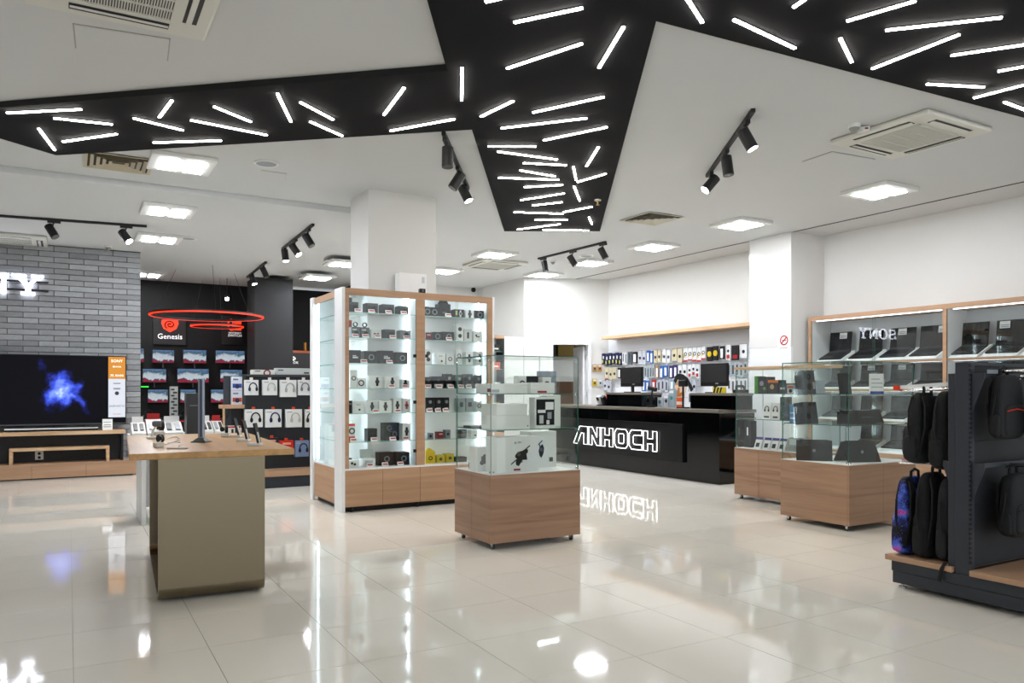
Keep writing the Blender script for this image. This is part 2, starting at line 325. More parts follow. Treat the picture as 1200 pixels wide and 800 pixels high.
BARS = dict(left=[(8.4, 131.6, 95, 127.3), (63, 137.7, 131.6, 145), (45.5, 150, 64, 175), (73.6, 165.4, 136.7, 156.3), (201.5, 117, 186.7, 136.7), (156, 137.7, 214.7, 152),
  (179.6, 166.4, 259, 164), (250.5, 124, 294, 142), (223.5, 140, 313, 157.6), (325, 108.7, 341, 141.8), (352, 119, 390.5, 139.4), (363.5, 141.8, 401, 158.5), (473.6, 102, 450, 133.7), (457.4, 152.6, 532.7, 138.7)],
 stem=[(541.5, 78.6, 541, 116.8), (569, 1, 625, -12), (602.5, 25.3, 682.5, 8.4), (594, 79.3, 682, 50), (730.8, 30.4, 702, 78.6), (563.7, 135.7, 601.5, 117.5), (624.5, 131, 707.8, 112.7), (587.3, 149.5, 687.6, 137.7),
  (637, 163.7, 711.2, 148.2), (572, 170.8, 628, 170.8), (583, 176.9, 653, 186.3), (613.3, 190.4, 664, 193), (701.4, 171.5, 687.3, 194), (672, 194.8, 675, 210), (609.3, 199, 650.8, 206), (584, 207.6, 654.8, 210),
  (676.8, 212.6, 709.9, 203), (614.3, 218.7, 659.6, 216), (610, 234, 661.3, 226), (672.7, 217.7, 679.5, 234.6), (623.8, 240.3, 659, 236.3), (602.5, 248, 660, 250), (660.6, 248, 693.7, 241.7), (626.8, 257.2, 665, 257), (690.3, 254, 693.7, 262),
  (606, 268.5, 656.5, 262), (636, 268.8, 690, 269.6)],
 right=[(803, -6, 823, 25.3), (860, 22, 931.6, 55.7), (930, 7.4, 960, -14), (992.4, 23.6, 1073, 0), (1038, 34.4, 1174, 19.6), (984.6, 43.9, 998, 71.9), (1021.8, 79.7, 1124, 39.5), (1114.6, 64, 1240, 45.7), (1169.6, 82.7, 1260, 66),
  (1086, 97.6, 1153.4, 101.3), (1141, 114, 1230, 90.8), (1177, 118.8, 1228, 138)])
CASE = mat('light bar housing', '#1a1a1c', .6)
for arm, L in BARS.items():
    if arm == 'stem': L = sorted(L, key=lambda b: -(b[1] + b[3]))
    else: L = sorted(L, key=lambda b: b[0] + b[2])
    for i, (a, b, c, d) in enumerate(L):
        p, q = onZ(a, b, RZ - .004), onZ(c, d, RZ - .004); t = (q - p); ln = t.length / 2; t.normalize(); n = t.cross(UP)
        lab = {'left': 'white light bar, %s from the left tip in the black raft\'s left arm', 'stem': 'white light bar, %s from the far tip of the black raft\'s stem', 'right': 'white light bar, %s from the left in the black raft\'s right arm'}[arm] % od(i)
        T = thing('light_bar', lab, 'light', (p + q) / 2, group='light bars in the black ceiling raft')
        MB().ob((0, 0, .001), t * (ln + .008), n * .014, UP * .003).obj('housing', CASE, T)
        MB().ob((0, 0, -.006), t * ln, n * .0095, UP * .004).obj('diffuser', LED, T)
# ------------------------------------------------------------------ ceiling fittings
def panel_light(px, py, z, lab, rot=0):
    c = onZ(px, py, z - .05); T = thing('ceiling_light', lab, 'light', (c.x, c.y, z), rot, 'square ceiling lights')
    MB().box(-.3, .3, -.3, .3, -.045, 0).obj('frame', PLASTIC, T, bev=.006)
    me = MB().box(-.086, .086, -.086, .086, -.051, -.045).mesh('diffuser', LEDP)
    for i in (-1, 1):
        for j in (-1, 1): put('diffuser', me, T, (i * .12, j * .12, 0))
for px, py, z, lab in [(1030, 227, CZ, 'square four-cell ceiling light beside the cassette air conditioner over laptops'), (868, 265, CZ, 'square four-cell ceiling light in front of the pilaster top'),
    (766, 291, CZ, 'square four-cell ceiling light below the square ceiling vent'), (692, 309.5, CZ, 'square four-cell ceiling light at the end of the ceiling slot'), (637, 323, CZ, 'square four-cell ceiling light above the slanted white wall'),
    (580, 300, CZ, 'square four-cell ceiling light next to the far cassette air conditioner'), (520, 319, CZ, 'square four-cell ceiling light half hidden by the white column'),
    (213, 195, CZ, 'square four-cell ceiling light beside the cream ceiling vent'), (197, 249.5, CZL, 'square four-cell ceiling light just past the ceiling step'), (186, 281.5, CZL, 'square four-cell ceiling light beside a round ceiling speaker'),
    (172, 323, CZL, 'square four-cell ceiling light at the brick wall\'s edge'), (372, 326.5, CZL, 'square four-cell ceiling light right of the charcoal column'), (403, 310.5, CZL, 'square four-cell ceiling light touching the white column\'s left side')]:
    panel_light(px, py, z, lab)
def cassette(x, y, z, lab, s=.95, off=()):
    T = thing('air_conditioner', lab, 'air conditioner', (x, y, z), 0, 'cassette air conditioners'); h = s / 2
    MB().box(-h, h, -h, h, -.045, 0).obj('frame', ACPL, T, bev=.02, seg=2)
    g = .27; MB().box(-g, g, -g, g, -.047, -.04).obj('filter', mat('grille dark', '#4b4a46', .7), T)
    mb = MB()
    for i in range(37): t = -g + 2 * g * i / 36; mb.box(t - .0035, t + .0035, -g, g, -.054, -.046)
    for i in range(5): t = -g + 2 * g * i / 4; mb.box(-g, g, t - .005, t + .005, -.057, -.046)
    gr = mb.obj('grille', ACPL, T)
    mb = MB(); w = g + .012
    for q in range(4):
        a = (-w, w, w - .012, w, -.052, -.044); mb.box(*a) if q == 0 else mb.box(-w, w, -w, -w + .012, -.052, -.044) if q == 1 else mb.box(-w, -w + .012, -w, w, -.052, -.044) if q == 2 else mb.box(w - .012, w, -w, w, -.052, -.044)
    mb.obj('grille_rim', ACPL, T)
    for q in range(4):
        r = q * math.pi / 2
        MB().box(-.27, .27, .335, .415, -.0475, -.04).obj('outlet', mat('outlet dark', '#242424', .6), T, rotz=r)
        MB().ob((0, .37, -.052), (.265, 0, 0), Vector((0, .017, .004)), (0, 0, .004)).obj('louver', ACPL, T, rotz=r)
cassette(.27, 4.83, CZ, 'cassette air conditioner with slotted grille at the near ceiling corner', 1.0)
cassette(6.55, 4.2, CZ, 'cassette air conditioner next to the white smoke detector')
c = onZ(580, 311, CZ - .04); cassette(c.x, c.y, CZ, 'far cassette air conditioner beside the white column', .9)
c = onZ(12, 282, CZL - .04); cassette(c.x, c.y, CZL, 'cassette air conditioner above the brick wall', .95)
def hatch(pts, z, lab):
    P = [onZ(a, b, z) for a, b in pts]; c = sum(P, Vector()) / 4; T = thing('access_hatch', lab, 'hatch', c, group='ceiling hatches'); c.z = z
    MB().prism([p - c for p in P], (0, 0, -.003)).obj('gap', mat('hatch gap', '#a09e97', .8), T)
    MB().prism([(p - c) * .97 + Vector((0, 0, -.0031)) for p in P], (0, 0, -.004)).obj('cover', CEIL, T)
hatch([(85, 27), (200, 45), (197, 71), (88, 56)], CZ, 'flush ceiling hatch beside the near cassette air conditioner')
hatch([(940, 189), (975, 177), (1026, 186), (989, 197)], CZ, 'flush ceiling hatch beside the air conditioner over laptops')
hatch([(306, 199), (322, 201), (336, 203), (334, 212)], CZ, 'small open ceiling hatch by the round ceiling speaker')
def diffuser(px, py, z, lab, col, s=.62):
    c = onZ(px, py, z); m = mat('vent ' + col, col, .5); T = thing('ceiling_vent', lab, 'vent', (c.x, c.y, z), 0, 'square ceiling vents')
    MB().box(-s / 2 + .03, s / 2 - .03, -s / 2 + .03, s / 2 - .03, -.004, 0).obj('throat', mat('vent throat', '#3d3a34', .8), T)
    for k in range(5):
        o = s / 2 - k * .055; i = o - .034; zb = -.012 - (0 if k == 0 else .012); mb = MB()
        for q in range(4):
            co = [(-o, -o, zb), (o, -o, zb), (i, -i, -.002 if k else zb), (-i, -i, -.002 if k else zb)]
            Rm = Matrix.Rotation(q * math.pi / 2, 3, 'Z'); mb.prism([Rm @ Vector(p) for p in co], (0, 0, -.002))
        mb.obj('louver', m, T)
diffuser(139, 190, CZ, 'cream square ceiling vent under the black raft', '#b5aa90'); diffuser(764, 255.5, CZ, 'square ceiling vent right of the raft\'s tip', '#bdb9a8')
for px, py, z, lab in ((312, 191, CZ, 'round flush ceiling speaker beside the small open hatch'), (220, 279, CZL, 'round ceiling speaker beyond the ceiling step'), (687, 299.5, CZ, 'round ceiling speaker behind the middle track light')):
    c = onZ(px, py, z); T = thing('ceiling_speaker', lab, 'speaker', (c.x, c.y, z), 0, 'round ceiling speakers')
    MB().ring((0, 0, -.012), (0, 0, 1), .1, .125, .012, 28).obj('rim', PLASTIC, T); MB().cyl((0, 0, -.008), (0, 0, 0), .102, 28).obj('mesh_grille', mat('speaker cloth', '#9fa3ab', .8), T)
for px, py, z, lab, nm in ((1001, 146, CZ, 'white motion detector beside the cassette air conditioner', 'motion_detector'), (127, 288, CZL, 'small ceiling detector above the brick wall', 'smoke_detector'), (648, 305, CZ, 'small white detector below the middle track light', 'smoke_detector')):
    c = onZ(px, py, z); T = thing(nm, lab, 'detector', (c.x, c.y, z))
    MB().cyl((0, 0, 0), (0, 0, -.03), .055, 20, .05).obj('base', PLASTIC, T); MB().cyl((0, 0, -.03), (0, 0, -.07), .045, 16, .02).obj('sensor', mat('sensor grey', '#8a8a84', .5), T)
    if nm == 'motion_detector': MB().ob((.1, -.02, -.03), (.045, 0, .01), (0, .035, 0), (0, 0, .022)).obj('sounder', PLASTIC, T, bev=.006); MB().ob((.09, -.057, -.032), (.022, 0, .004), (0, .001, 0), (0, 0, .007)).obj('red_label', cm('#9a4034'), T)
c = onZ(700.5, 234, RZ); T = thing('sprinkler', 'small brass sprinkler head under the black raft', 'sprinkler', c)
MB().cyl((0, 0, 0), (0, 0, -.012), .04, 16).obj('rose', ACPL, T); MB().cyl((0, 0, -.012), (0, 0, -.06), .01, 8).cyl((0, 0, -.06), (0, 0, -.064), .022, 12).obj('nozzle', mat('brass', '#b09050', .35, metal=1), T)
c = onY(553, 339, 15.6); T = thing('security_camera', 'small black dome camera on the white rear wall', 'camera', c)
MB().box(-.05, .05, -.05, 0, -.02, .05).obj('mount', PLASTIC, T); MB().blob((0, -.08, -.02), (.11, .11, .11), 1).obj('dome', BLACK, T, smooth=True)
# ------------------------------------------------------------------ track spotlights
def track(a, b, z, heads, lab):
    p, q = onZ(*a, z - .015), onZ(*b, z - .015); c = (p + q) / 2; T = thing('track_light', lab, 'track light', (c.x, c.y, z), 0, 'black track spotlights'); t = (q - p) / 2
    u = t.normalized(); n = u.cross(UP)
    MB().ob((0, 0, -.016), t, n * .018, UP * .016).obj('track', BLACKM, T)
    for (hx, hy, x0, y0, x1, y1, on) in heads:
        h = onZ(hx, hy, z - .03); s = (h - c).dot(u); base = u * s + Vector((0, 0, -.034)); dpt = (h - EYE).dot(FWD)
        MB().ob(base + Vector((0, 0, -.012)), u * .075, n * .02, UP * .014).obj('adapter', BLACKM, T)
        k = dpt / F; v = RIGHT * (x1 - x0) * k - UP * (y1 - y0) * k; ln = .185
        if v.length > .01: v = v.normalized()
        f = .35 if v.length < .9 else .12; v = (v - FWD * f).normalized()
        mid = base + RIGHT * ((x0 + x1) / 2 - hx) * k - UP * max(.09, ((y0 + y1) / 2 - hy) * k)
        S = MB().cyl(mid - v * ln / 2, mid + v * ln / 2, .052, 20).obj('spot_head', BLACKM, T, smooth=False)
        MB().cyl(base + Vector((0, 0, -.02)), mid - v * .03, .009, 8).obj('stem', BLACKM, S)
        MB().cyl(mid + v * (ln / 2 - .004), mid + v * (ln / 2 + .001), .044, 20).obj('lens', SPOT if on else mat('lens off', '#50504c', .2), S)
        if on:
            L = bpy.data.lights.new('spot_lamp', 'SPOT'); L.energy = 45; L.spot_size = R(60); L.spot_blend = .6; L.shadow_soft_size = .04; L.color = (1, .95, .86)
            lo = bpy.data.objects.new('spot_lamp', L); COL.objects.link(lo); lo.parent = S; lo.location = mid + v * (ln / 2 + .02); lo.rotation_euler = v.to_track_quat('-Z', 'Y').to_euler()
track((519.8, 156), (548.5, 221), CZ, [(520, 164, 522, 174, 522, 194, 0), (536, 197, 539, 204, 530, 219, 0), (546, 217, 542, 219, 548, 231, 1)], 'track light with three spots hanging left of the raft stem')
track((882.7, 129), (828.7, 206), CZ, [(876, 143.5, 873, 153, 883, 173, 1), (851, 177, 852, 184, 854, 204, 0), (832.7, 202.5, 839, 208, 827, 222, 1)], 'track light with three spots right of the raft stem')
track((631, 303), (710, 283.5), CZ, [(640, 303, 641, 306, 643, 318, 0), (670.6, 294, 667, 300, 673, 310, 0), (703.4, 285, 701, 291, 706, 301, 0)], 'middle track light with three dark spots beyond the raft tip')
track((367, 263), (331, 291.6), CZL, [(362, 269, 359, 276, 366, 287, 0), (347, 281, 343, 287, 351, 298, 1), (333.5, 291, 334, 296, 335, 302, 1)], 'track light with three spots left of the white column')
track((312, 307), (289.6, 324.6), CZL, [(308, 311, 308, 315, 312, 323, 0), (297, 321, 297, 325, 299, 330, 1)], 'short track light with two spots by the charcoal column')
track((-40, 250), (172, 265), CZL, [(65, 260.5, 58, 266, 67, 279, 0), (148.5, 265.6, 143, 272, 152, 283, 1), (-20, 252, -24, 258, -16, 270, 0)], 'long track light running along the brick wall')
# ------------------------------------------------------------------ lit letters on the brick wall
def slab_letters():
    Yw = 13.74
    # slab-serif capitals as outlines in a unit box (width, height 1)
    N = [(0, 0), (.36, 0), (.36, .13), (.25, .13), (.25, .7), (.84, 0), (1.0, 0), (1.0, .87), (1.1, .87), (1.1, 1), (.74, 1), (.74, .87), (.85, .87), (.85, .3), (.27, 1), (0, 1), (0, .87), (.1, .87), (.1, .13), (0, .13)]
    Yl = [(.34, 0), (.86, 0), (.86, .13), (.7, .13), (.7, .42), (1.02, .87), (1.18, .87), (1.18, 1), (.72, 1), (.72, .87), (.83, .87), (.63, .57), (.43, .87), (.54, .87), (.54, 1), (0, 1), (0, .87), (.15, .87), (.5, .42), (.5, .13), (.34, .13)]
    def oval(rx, ry, cx, cy, n=28): return [(cx + rx * math.cos(2 * math.pi * i / n), cy + ry * math.sin(2 * math.pi * i / n)) for i in range(n)]
    S = [(0, .02), (.16, .02), (.2, .1), (.5, .02), (.85, .06), (.98, .2), (.98, .4), (.8, .55), (.3, .62), (.2, .7), (.25, .82), (.5, .87), (.72, .8), (.78, .66), (.92, .66), (.92, .98), (.78, .98), (.74, .92), (.45, .99), (.12, .93), (.02, .78), (.03, .6), (.2, .46), (.7, .38), (.78, .3), (.72, .18), (.5, .13), (.26, .2), (.18, .36), (0, .36)]
    a, b = onY(13.5, 344, Yw), onY(51, 321, Yw); u = (b.x - a.x) / 1.18; h = .305; z0 = a.z - .005
    def letter(nm, lab, pts, x, wd, inner=None):
        mb = MB(); P = [(p[0] * wd, 0, p[1] * h) for p in pts]
        if inner is None: mb.prism(P, (0, .06, 0), 0, side=1)
        else:
            Q = [(p[0] * wd, 0, p[1] * h) for p in inner]; n = len(P)
            mb.add(P + Q, [(i, (i + 1) % n, n + (i + 1) % n, n + i) for i in range(n)])
            mb.add([(x_, .06, z_) for x_, _, z_ in P + Q], [(i, (i + 1) % n, n + (i + 1) % n, n + i) for i in range(n)], 1)
            for L in (P, Q): mb.add(L + [(x_, .06, z_) for x_, _, z_ in L], [(i, (i + 1) % n, n + (i + 1) % n, n + i) for i in range(n)], 1)
        o = mb.obj(nm, [SIGNW, mat('letter side', '#3a3f80', .4)], T, loc=(x, 0, 0))
    T = thing('wall_sign', 'lit white slab-serif brand letters on the brick wall', 'sign', (a.x, Yw, z0))
    letter('letter', 'Y', Yl, 0, u); letter('letter', 'N', N, -u * 1.2, u); letter('letter', 'O', oval(.58, .52, .58, .5), -u * 2.5, u, oval(.36, .36, .58, .5)); letter('letter', 'S', S, -u * 3.62, u)
    for z in (.08, .21): MB().box(-u * 3.7, u * 1.36, .065, .095, z - .012, z + .012).obj('mounting_bar', BLACKM, T)
    for x in (-u * 3, -u * 1.2, u * .6): MB().cyl((x, .09, .08), (x, .11, .08), .015, 8).cyl((x, .09, .21), (x, .11, .21), .015, 8).obj('stand_off', BLACKM, T)
slab_letters()
# ------------------------------------------------------------------ television wall
def screen_mat(name, kind):
    m = mat(name, '#030304', .3, spec=.1); nt = m.node_tree; b = nt.nodes['Principled BSDF']
    tc = nt.nodes.new('ShaderNodeTexCoord'); n = nt.nodes.new('ShaderNodeTexNoise'); r = nt.nodes.new('ShaderNodeValToRGB')
    sx = nt.nodes.new('ShaderNodeSeparateXYZ'); nt.links.new(tc.outputs['Object'], sx.inputs[0])
    e = r.color_ramp.elements
    if kind == 'nebula':
        # bright blue cloud at one spot of the picture, fading out to black
        mp = nt.nodes.new('ShaderNodeMapping'); mp.inputs['Location'].default_value = (-.1 * 1.9, 0, -.0); mp.inputs['Scale'].default_value = (1.9, 0, 1.45); mp.inputs['Rotation'].default_value = (0, 0, 0)
        nt.links.new(tc.outputs['Object'], mp.inputs[0]); ln = nt.nodes.new('ShaderNodeVectorMath'); ln.operation = 'LENGTH'; nt.links.new(mp.outputs[0], ln.inputs[0])
        n.inputs['Scale'].default_value = 4.5; n.inputs['Detail'].default_value = 8; nt.links.new(tc.outputs['Object'], n.inputs['Vector'])
        su = nt.nodes.new('ShaderNodeMath'); su.operation = 'MULTIPLY_ADD'; su.inputs[1].default_value = -1.0; su.inputs[2].default_value = .42; m2 = nt.nodes.new('ShaderNodeMapping'); m2.vector_type = 'TEXTURE'; m2.inputs['Location'].default_value = (.2, 0, -.02); m2.inputs['Rotation'].default_value = (0, R(48), 0); m2.inputs['Scale'].default_value = (1.5, 1, .2)
        nt.links.new(tc.outputs['Object'], m2.inputs[0]); l2 = nt.nodes.new('ShaderNodeVectorMath'); l2.operation = 'LENGTH'; nt.links.new(m2.outputs[0], l2.inputs[0]); l3 = nt.nodes.new('ShaderNodeMath'); l3.operation = 'MULTIPLY_ADD'; l3.inputs[1].default_value = .75; l3.inputs[2].default_value = .2; nt.links.new(l2.outputs['Value'], l3.inputs[0])
        mn = nt.nodes.new('ShaderNodeMath'); mn.operation = 'SMOOTH_MIN'; mn.inputs[2].default_value = .15; nt.links.new(ln.outputs['Value'], mn.inputs[0]); nt.links.new(l3.outputs[0], mn.inputs[1]); nt.links.new(mn.outputs[0], su.inputs[0])
        ad = nt.nodes.new('ShaderNodeMath'); ad.operation = 'ADD'; nt.links.new(su.outputs[0], ad.inputs[0]); nt.links.new(n.outputs['Fac'], ad.inputs[1]); nt.links.new(ad.outputs[0], r.inputs[0])
        e[0].position = .42; e[0].color = (.0006, .0006, .002, 1); e[1].position = .98; e[1].color = (.75, .85, 1, 1)
        for p, c in ((.54, (.004, .005, .05, 1)), (.68, (.03, .06, .5, 1)), (.82, (.16, .25, .95, 1))): x = e.new(p); x.color = c
    else:
        n.inputs['Scale'].default_value = 9; n.inputs['Detail'].default_value = 5; nt.links.new(tc.outputs['Object'], n.inputs['Vector'])
        mr = nt.nodes.new('ShaderNodeMath'); mr.operation = 'MULTIPLY_ADD'; mr.inputs[1].default_value = 2.2; nt.links.new(sx.outputs['Z'], mr.inputs[0])
        ns = nt.nodes.new('ShaderNodeMath'); ns.operation = 'MULTIPLY_ADD'; ns.inputs[1].default_value = .55; ns.inputs[2].default_value = .23; nt.links.new(n.outputs['Fac'], ns.inputs[0]); nt.links.new(ns.outputs[0], mr.inputs[2])
        nt.links.new(mr.outputs[0], r.inputs[0]); e[0].position = .12; e[0].color = lin('#8a1428'); e[1].position = .98; e[1].color = lin('#394a6a')
        for p, c in ((.24, '#a8304a'), (.33, '#5a3048'), (.4, '#d8e2ea'), (.55, '#c6d2dc'), (.66, '#3f6478'), (.8, '#6d8bb8')): x = e.new(p); x.color = lin(c)
    nt.links.new(r.outputs[0], b.inputs['Emission Color']); b.inputs['Emission Strength'].default_value = .75 if kind == 'nebula' else .32
    return m
SCR_N = screen_mat('nebula picture', 'nebula'); SCR_G = screen_mat('game picture', 'game')
def tv_wall():
    x1 = XY(148, 13.62); zt, zb = 1.875, .80; x0 = x1 - 1.98; cx, cz = (x0 + x1) / 2, (zt + zb) / 2; w, h = x1 - x0, zt - zb
    T = thing('television', 'large flat television showing a blue nebula on the brick wall', 'television', (cx, 13.62, cz))
    MB().box(-w / 2, w / 2, 0, .06, -h / 2, h / 2).obj('housing', BLACK, T, bev=.008)
    MB().box(-w / 2 + .012, w / 2 - .012, -.004, 0, -h / 2 + .03, h / 2 - .012).obj('screen', SCR_N, T)
    MB().box(-w / 2 + .012, w / 2 - .012, -.006, -.002, -h / 2 + .004, -h / 2 + .026).obj('lower_bezel', mat('bezel grey', '#34363c', .3), T)
    MB().box(-.2, .2, .06, .22, -.2, .2).obj('wall_mount', BLACKM, T)
    sx0, sx1 = XY(127, 13.61) - cx, w / 2 - .014; scx = (sx0 + sx1) / 2
    ib = mat('info orange', '#201000', .3, emis=.42, ecol='#e0921c'); iw = mat('info white', '#202020', .3, emis=.4, ecol='#e8edf8'); ik = mat('info ink', '#101010', .4, emis=.1, ecol='#506070')
    st = MB().box(sx0, sx1, -.0065, -.004, h / 2 - .36, h / 2 - .015).obj('info_header', ib, T)
    s2 = MB().box(sx0, sx1, -.0065, -.004, -h / 2 + .11, h / 2 - .36).obj('info_list', iw, T)
    wi = mat('info text white', '#ffffff', .4, emis=.3, ecol='#ffffff')
    text('header_text', 'SONY', .062, wi, st, face_mtx((scx, -.008, h / 2 - .08)), .0005); text('header_text', 'BRAVIA', .036, wi, st, face_mtx((scx, -.008, h / 2 - .17)), .0005); text('header_text', '75 XH90', .05, wi, st, face_mtx((scx, -.008, h / 2 - .31)), .0005)
    text('list_text', 'android tv', .052, ik, s2, face_mtx((scx, -.008, -h / 2 + .29)), .0005); text('list_text', 'Dolby', .036, ik, s2, face_mtx((scx, -.008, h / 2 - .52)), .0005)
    text('list_text', 'YouTube', .03, cm('#c02030'), s2, face_mtx((scx, -.008, -h / 2 + .16)), .0005)
    MB().cyl((scx, -.0065, -.05), (scx, -.0085, -.05), .03, 20).obj('list_icon', ik, s2)
    for z in (.02, .1): MB().box(scx - .05, scx + .05, -.008, -.006, z, z + .012).obj('list_line', ik, s2)
    # shelf, sound bar, bench, podium
    U = thing('wall_shelf', 'pale oak wall shelf with dark panel added as shade under the big television', 'shelf', (0, 0, 0))
    MB().box(-1.6, x1 - .02, 13.5, 13.84, .655, .715).obj('shelf_board', OAKL, U, bev=.004)
    MB().box(x1 - .075, x1 - .045, 13.55, 13.84, .237, .655).obj('end_support', BLACK, U)
    MB().box(-1.6, x1 - .08, 13.79, 13.84, .237, .655).obj('back_panel', mat('shelf back', '#2c2d30', .7, noise=.2, nscale=10), U)  # added dark panel, its colour stands for the shelf's shade on the brick
    a, b = onY(5, 497, 13.56), onY(115, 494, 13.56)
    S = thing('sound_bar', 'slim silver sound bar lying on the shelf below the television', 'sound bar', ((a.x + b.x) / 2, 13.6, .715)); l = (b.x - a.x) / 2
    MB().box(-l, l, -.05, .05, 0, .05).obj('body', BLACK, S, bev=.008); MB().box(-l, l, -.054, -.05, .03, .05).obj('trim_strip', STEEL, S)
    a, b = onY(120, 502, 13.54), onY(132, 489, 13.54); K = thing('price_card', 'white price card standing at the shelf\'s right end', 'card', ((a.x + b.x) / 2, 13.55, .715)); l = (b.x - a.x) / 2
    MB().ob((0, .02, .085), (l, 0, 0), (0, .004, 0), Vector((0, .015, .085))).obj('card', PAPER, K)
    for z in (.05, .08, .12): MB().ob((0, .02 + (z - .085) * .18 - .006, z), (l * .7, 0, 0), (0, .001, 0), (0, 0, .005)).obj('print_line', cm('#a8b0b8'), K)
    P = thing('podium', 'long oak podium plinth along the brick wall\'s foot', 'podium', (0, 0, 0))
    xs = [-1.7, XY(37, 13.46), XY(101, 13.46), XY(160, 13.46)]
    for i in range(3): MB().box(xs[i] + .002, xs[i + 1] - .002, 13.46, 13.49, .02, .215).obj('front_panel', OAK, P)
    MB().box(-1.7, xs[3], 13.49, 13.83, .02, .2).obj('core', BLACK, P); MB().box(-1.7, xs[3], 13.455, 13.83, .215, .235).obj('top_board', OAK, P); MB().box(-1.6, xs[3] - .05, 13.52, 13.8, 0, .02).obj('plinth', BLACK, P)
    a, b = XY(11, 13.6), XY(128, 13.6); B = thing('bench_stand', 'low pale oak stand on the podium under the wall shelf', 'stand', ((a + b) / 2, 13.62, .235)); l = (b - a) / 2
    MB().box(-l, l, -.11, .11, .19, .235).obj('top', OAKL, B, bev=.003)
    for s in (-1, 1): MB().box(s * l - (.045 if s > 0 else 0), s * l + (0 if s > 0 else .045), -.1, .1, 0, .19).obj('leg', OAKL, B)
    c = onY(46, 533.5, 13.79); E_ = thing('power_outlet', 'white double power outlet on the dark panel added as shade under the stand', 'outlet', c)
    MB().box(-.055, .055, -.01, 0, -.065, .065).obj('plate', PLASTIC, E_, bev=.003)
    for z in (-.03, .03): MB().cyl((0, -.0105, z), (0, -.013, z), .022, 12).obj('socket', BLACK, E_)
    pts = [onY(x, y, 13.77) for x, y in ((58, 520), (70, 528), (75, 537), (64, 540), (52, 540.5), (40, 540))]
    tag(MB().tube(pts, .006, 5).obj('cable', BLACK), 'black cable looping under the wall shelf beside the outlet', 'cable')
    pts = [onY(x, y, 13.77) for x, y in ((90, 515), (86, 527), (82, 533), (80, 538))]
    tag(MB().tube(pts, .005, 5).obj('cable', BLACK), 'thin black cable dropping from the shelf right of the outlet', 'cable')
tv_wall()
# ------------------------------------------------------------------ boxed goods
def decor(T, w, h, items, y=0):
    """flat print on a pack's front (local -y face), each mark a small plate or disc of its own"""
    for it in items:
        k, c = it[0], it[1]; m = c if not isinstance(c, str) else cm(c)
        if k == 'r':     # rectangle u0 v0 u1 v1 in fractions
            _, _, u0, v0, u1, v1 = it; MB().box((u0 - .5) * w, (u1 - .5) * w, y - .0015, y, v0 * h, v1 * h).obj('print_panel', m, T)
        elif k == 'd':   # disc u v radius(m)
            _, _, u, v, r = it; MB().cyl(((u - .5) * w, y, v * h), ((u - .5) * w, y - .003, v * h), r, 16).obj('print_disc', m, T)
        elif k == 'o':   # ring
            _, _, u, v, r = it; MB().ring(((u - .5) * w, y, v * h), (0, -1, 0), r * .62, r, .003, 20).obj('print_ring', m, T)
        elif k == 'w':   # wrist watch picture
            _, _, u, v, r = it; x, z = (u - .5) * w, v * h
            MB().box(x - r * .55, x + r * .55, y - .002, y, z - r * 2, z + r * 2).cyl((x, y, z), (x, y - .005, z), r, 16).obj('watch_print', m, T)
            MB().cyl((x, y - .005, z), (x, y - .006, z), r * .68, 16).obj('dial_print', cm('#5c646c'), T)
        elif k == 'h':   # headphones picture
            _, _, u, v, r = it; x, z = (u - .5) * w, v * h; a = [(x + r * math.cos(t * math.pi / 10) * .85, y - .006, z + r * math.sin(t * math.pi / 10) * 1.1) for t in range(-1, 12)]
            mb = MB().tube(a, r * .13, 6); mb.blob((x - r * .8, y - .006, z - r * .35), (r * .6, .012, r * .95), .8, 12, 6); mb.blob((x + r * .8, y - .006, z - r * .35), (r * .6, .012, r * .95), .8, 12, 6)
            mb.obj('headphone_print', m, T)
        elif k == 't':   # lettering
            _, _, u, v, sz, s = it; text('lettering', s, sz, m, T, face_mtx(((u - .5) * w, y - .001, v * h)), .0006)
def pack(name, lab, cat, group, loc, w, d, h, m, items=(), rotz=0, bev=.002, tilt=0):
    o = MB().box(-w / 2, w / 2, 0, d, 0, h).obj(name, m if not isinstance(m, str) else cm(m), None, loc, rotz, bev=min(bev, w * .1, h * .1))
    if tilt: o.rotation_euler = (tilt, 0, rotz)
    tag(o, lab, cat, group); decor(o, w, h, items); return o
def price_tag(lab, loc, w=.06, rotz=0, group='price tags'):
    T = thing('price_tag', lab, 'price tag', loc, rotz, group)
    MB().prism([(-w / 2, 0, 0), (-w / 2, .03, .042), (-w / 2, .033, .042), (-w / 2, .03, 0)], (w, 0, 0)).obj('card', PAPER, T)
    MB().ob((0, .0155, .026), (w * .42, 0, 0), (0, .001, 0), Vector((0, .0055, .0077))).obj('red_print', REDP, T)
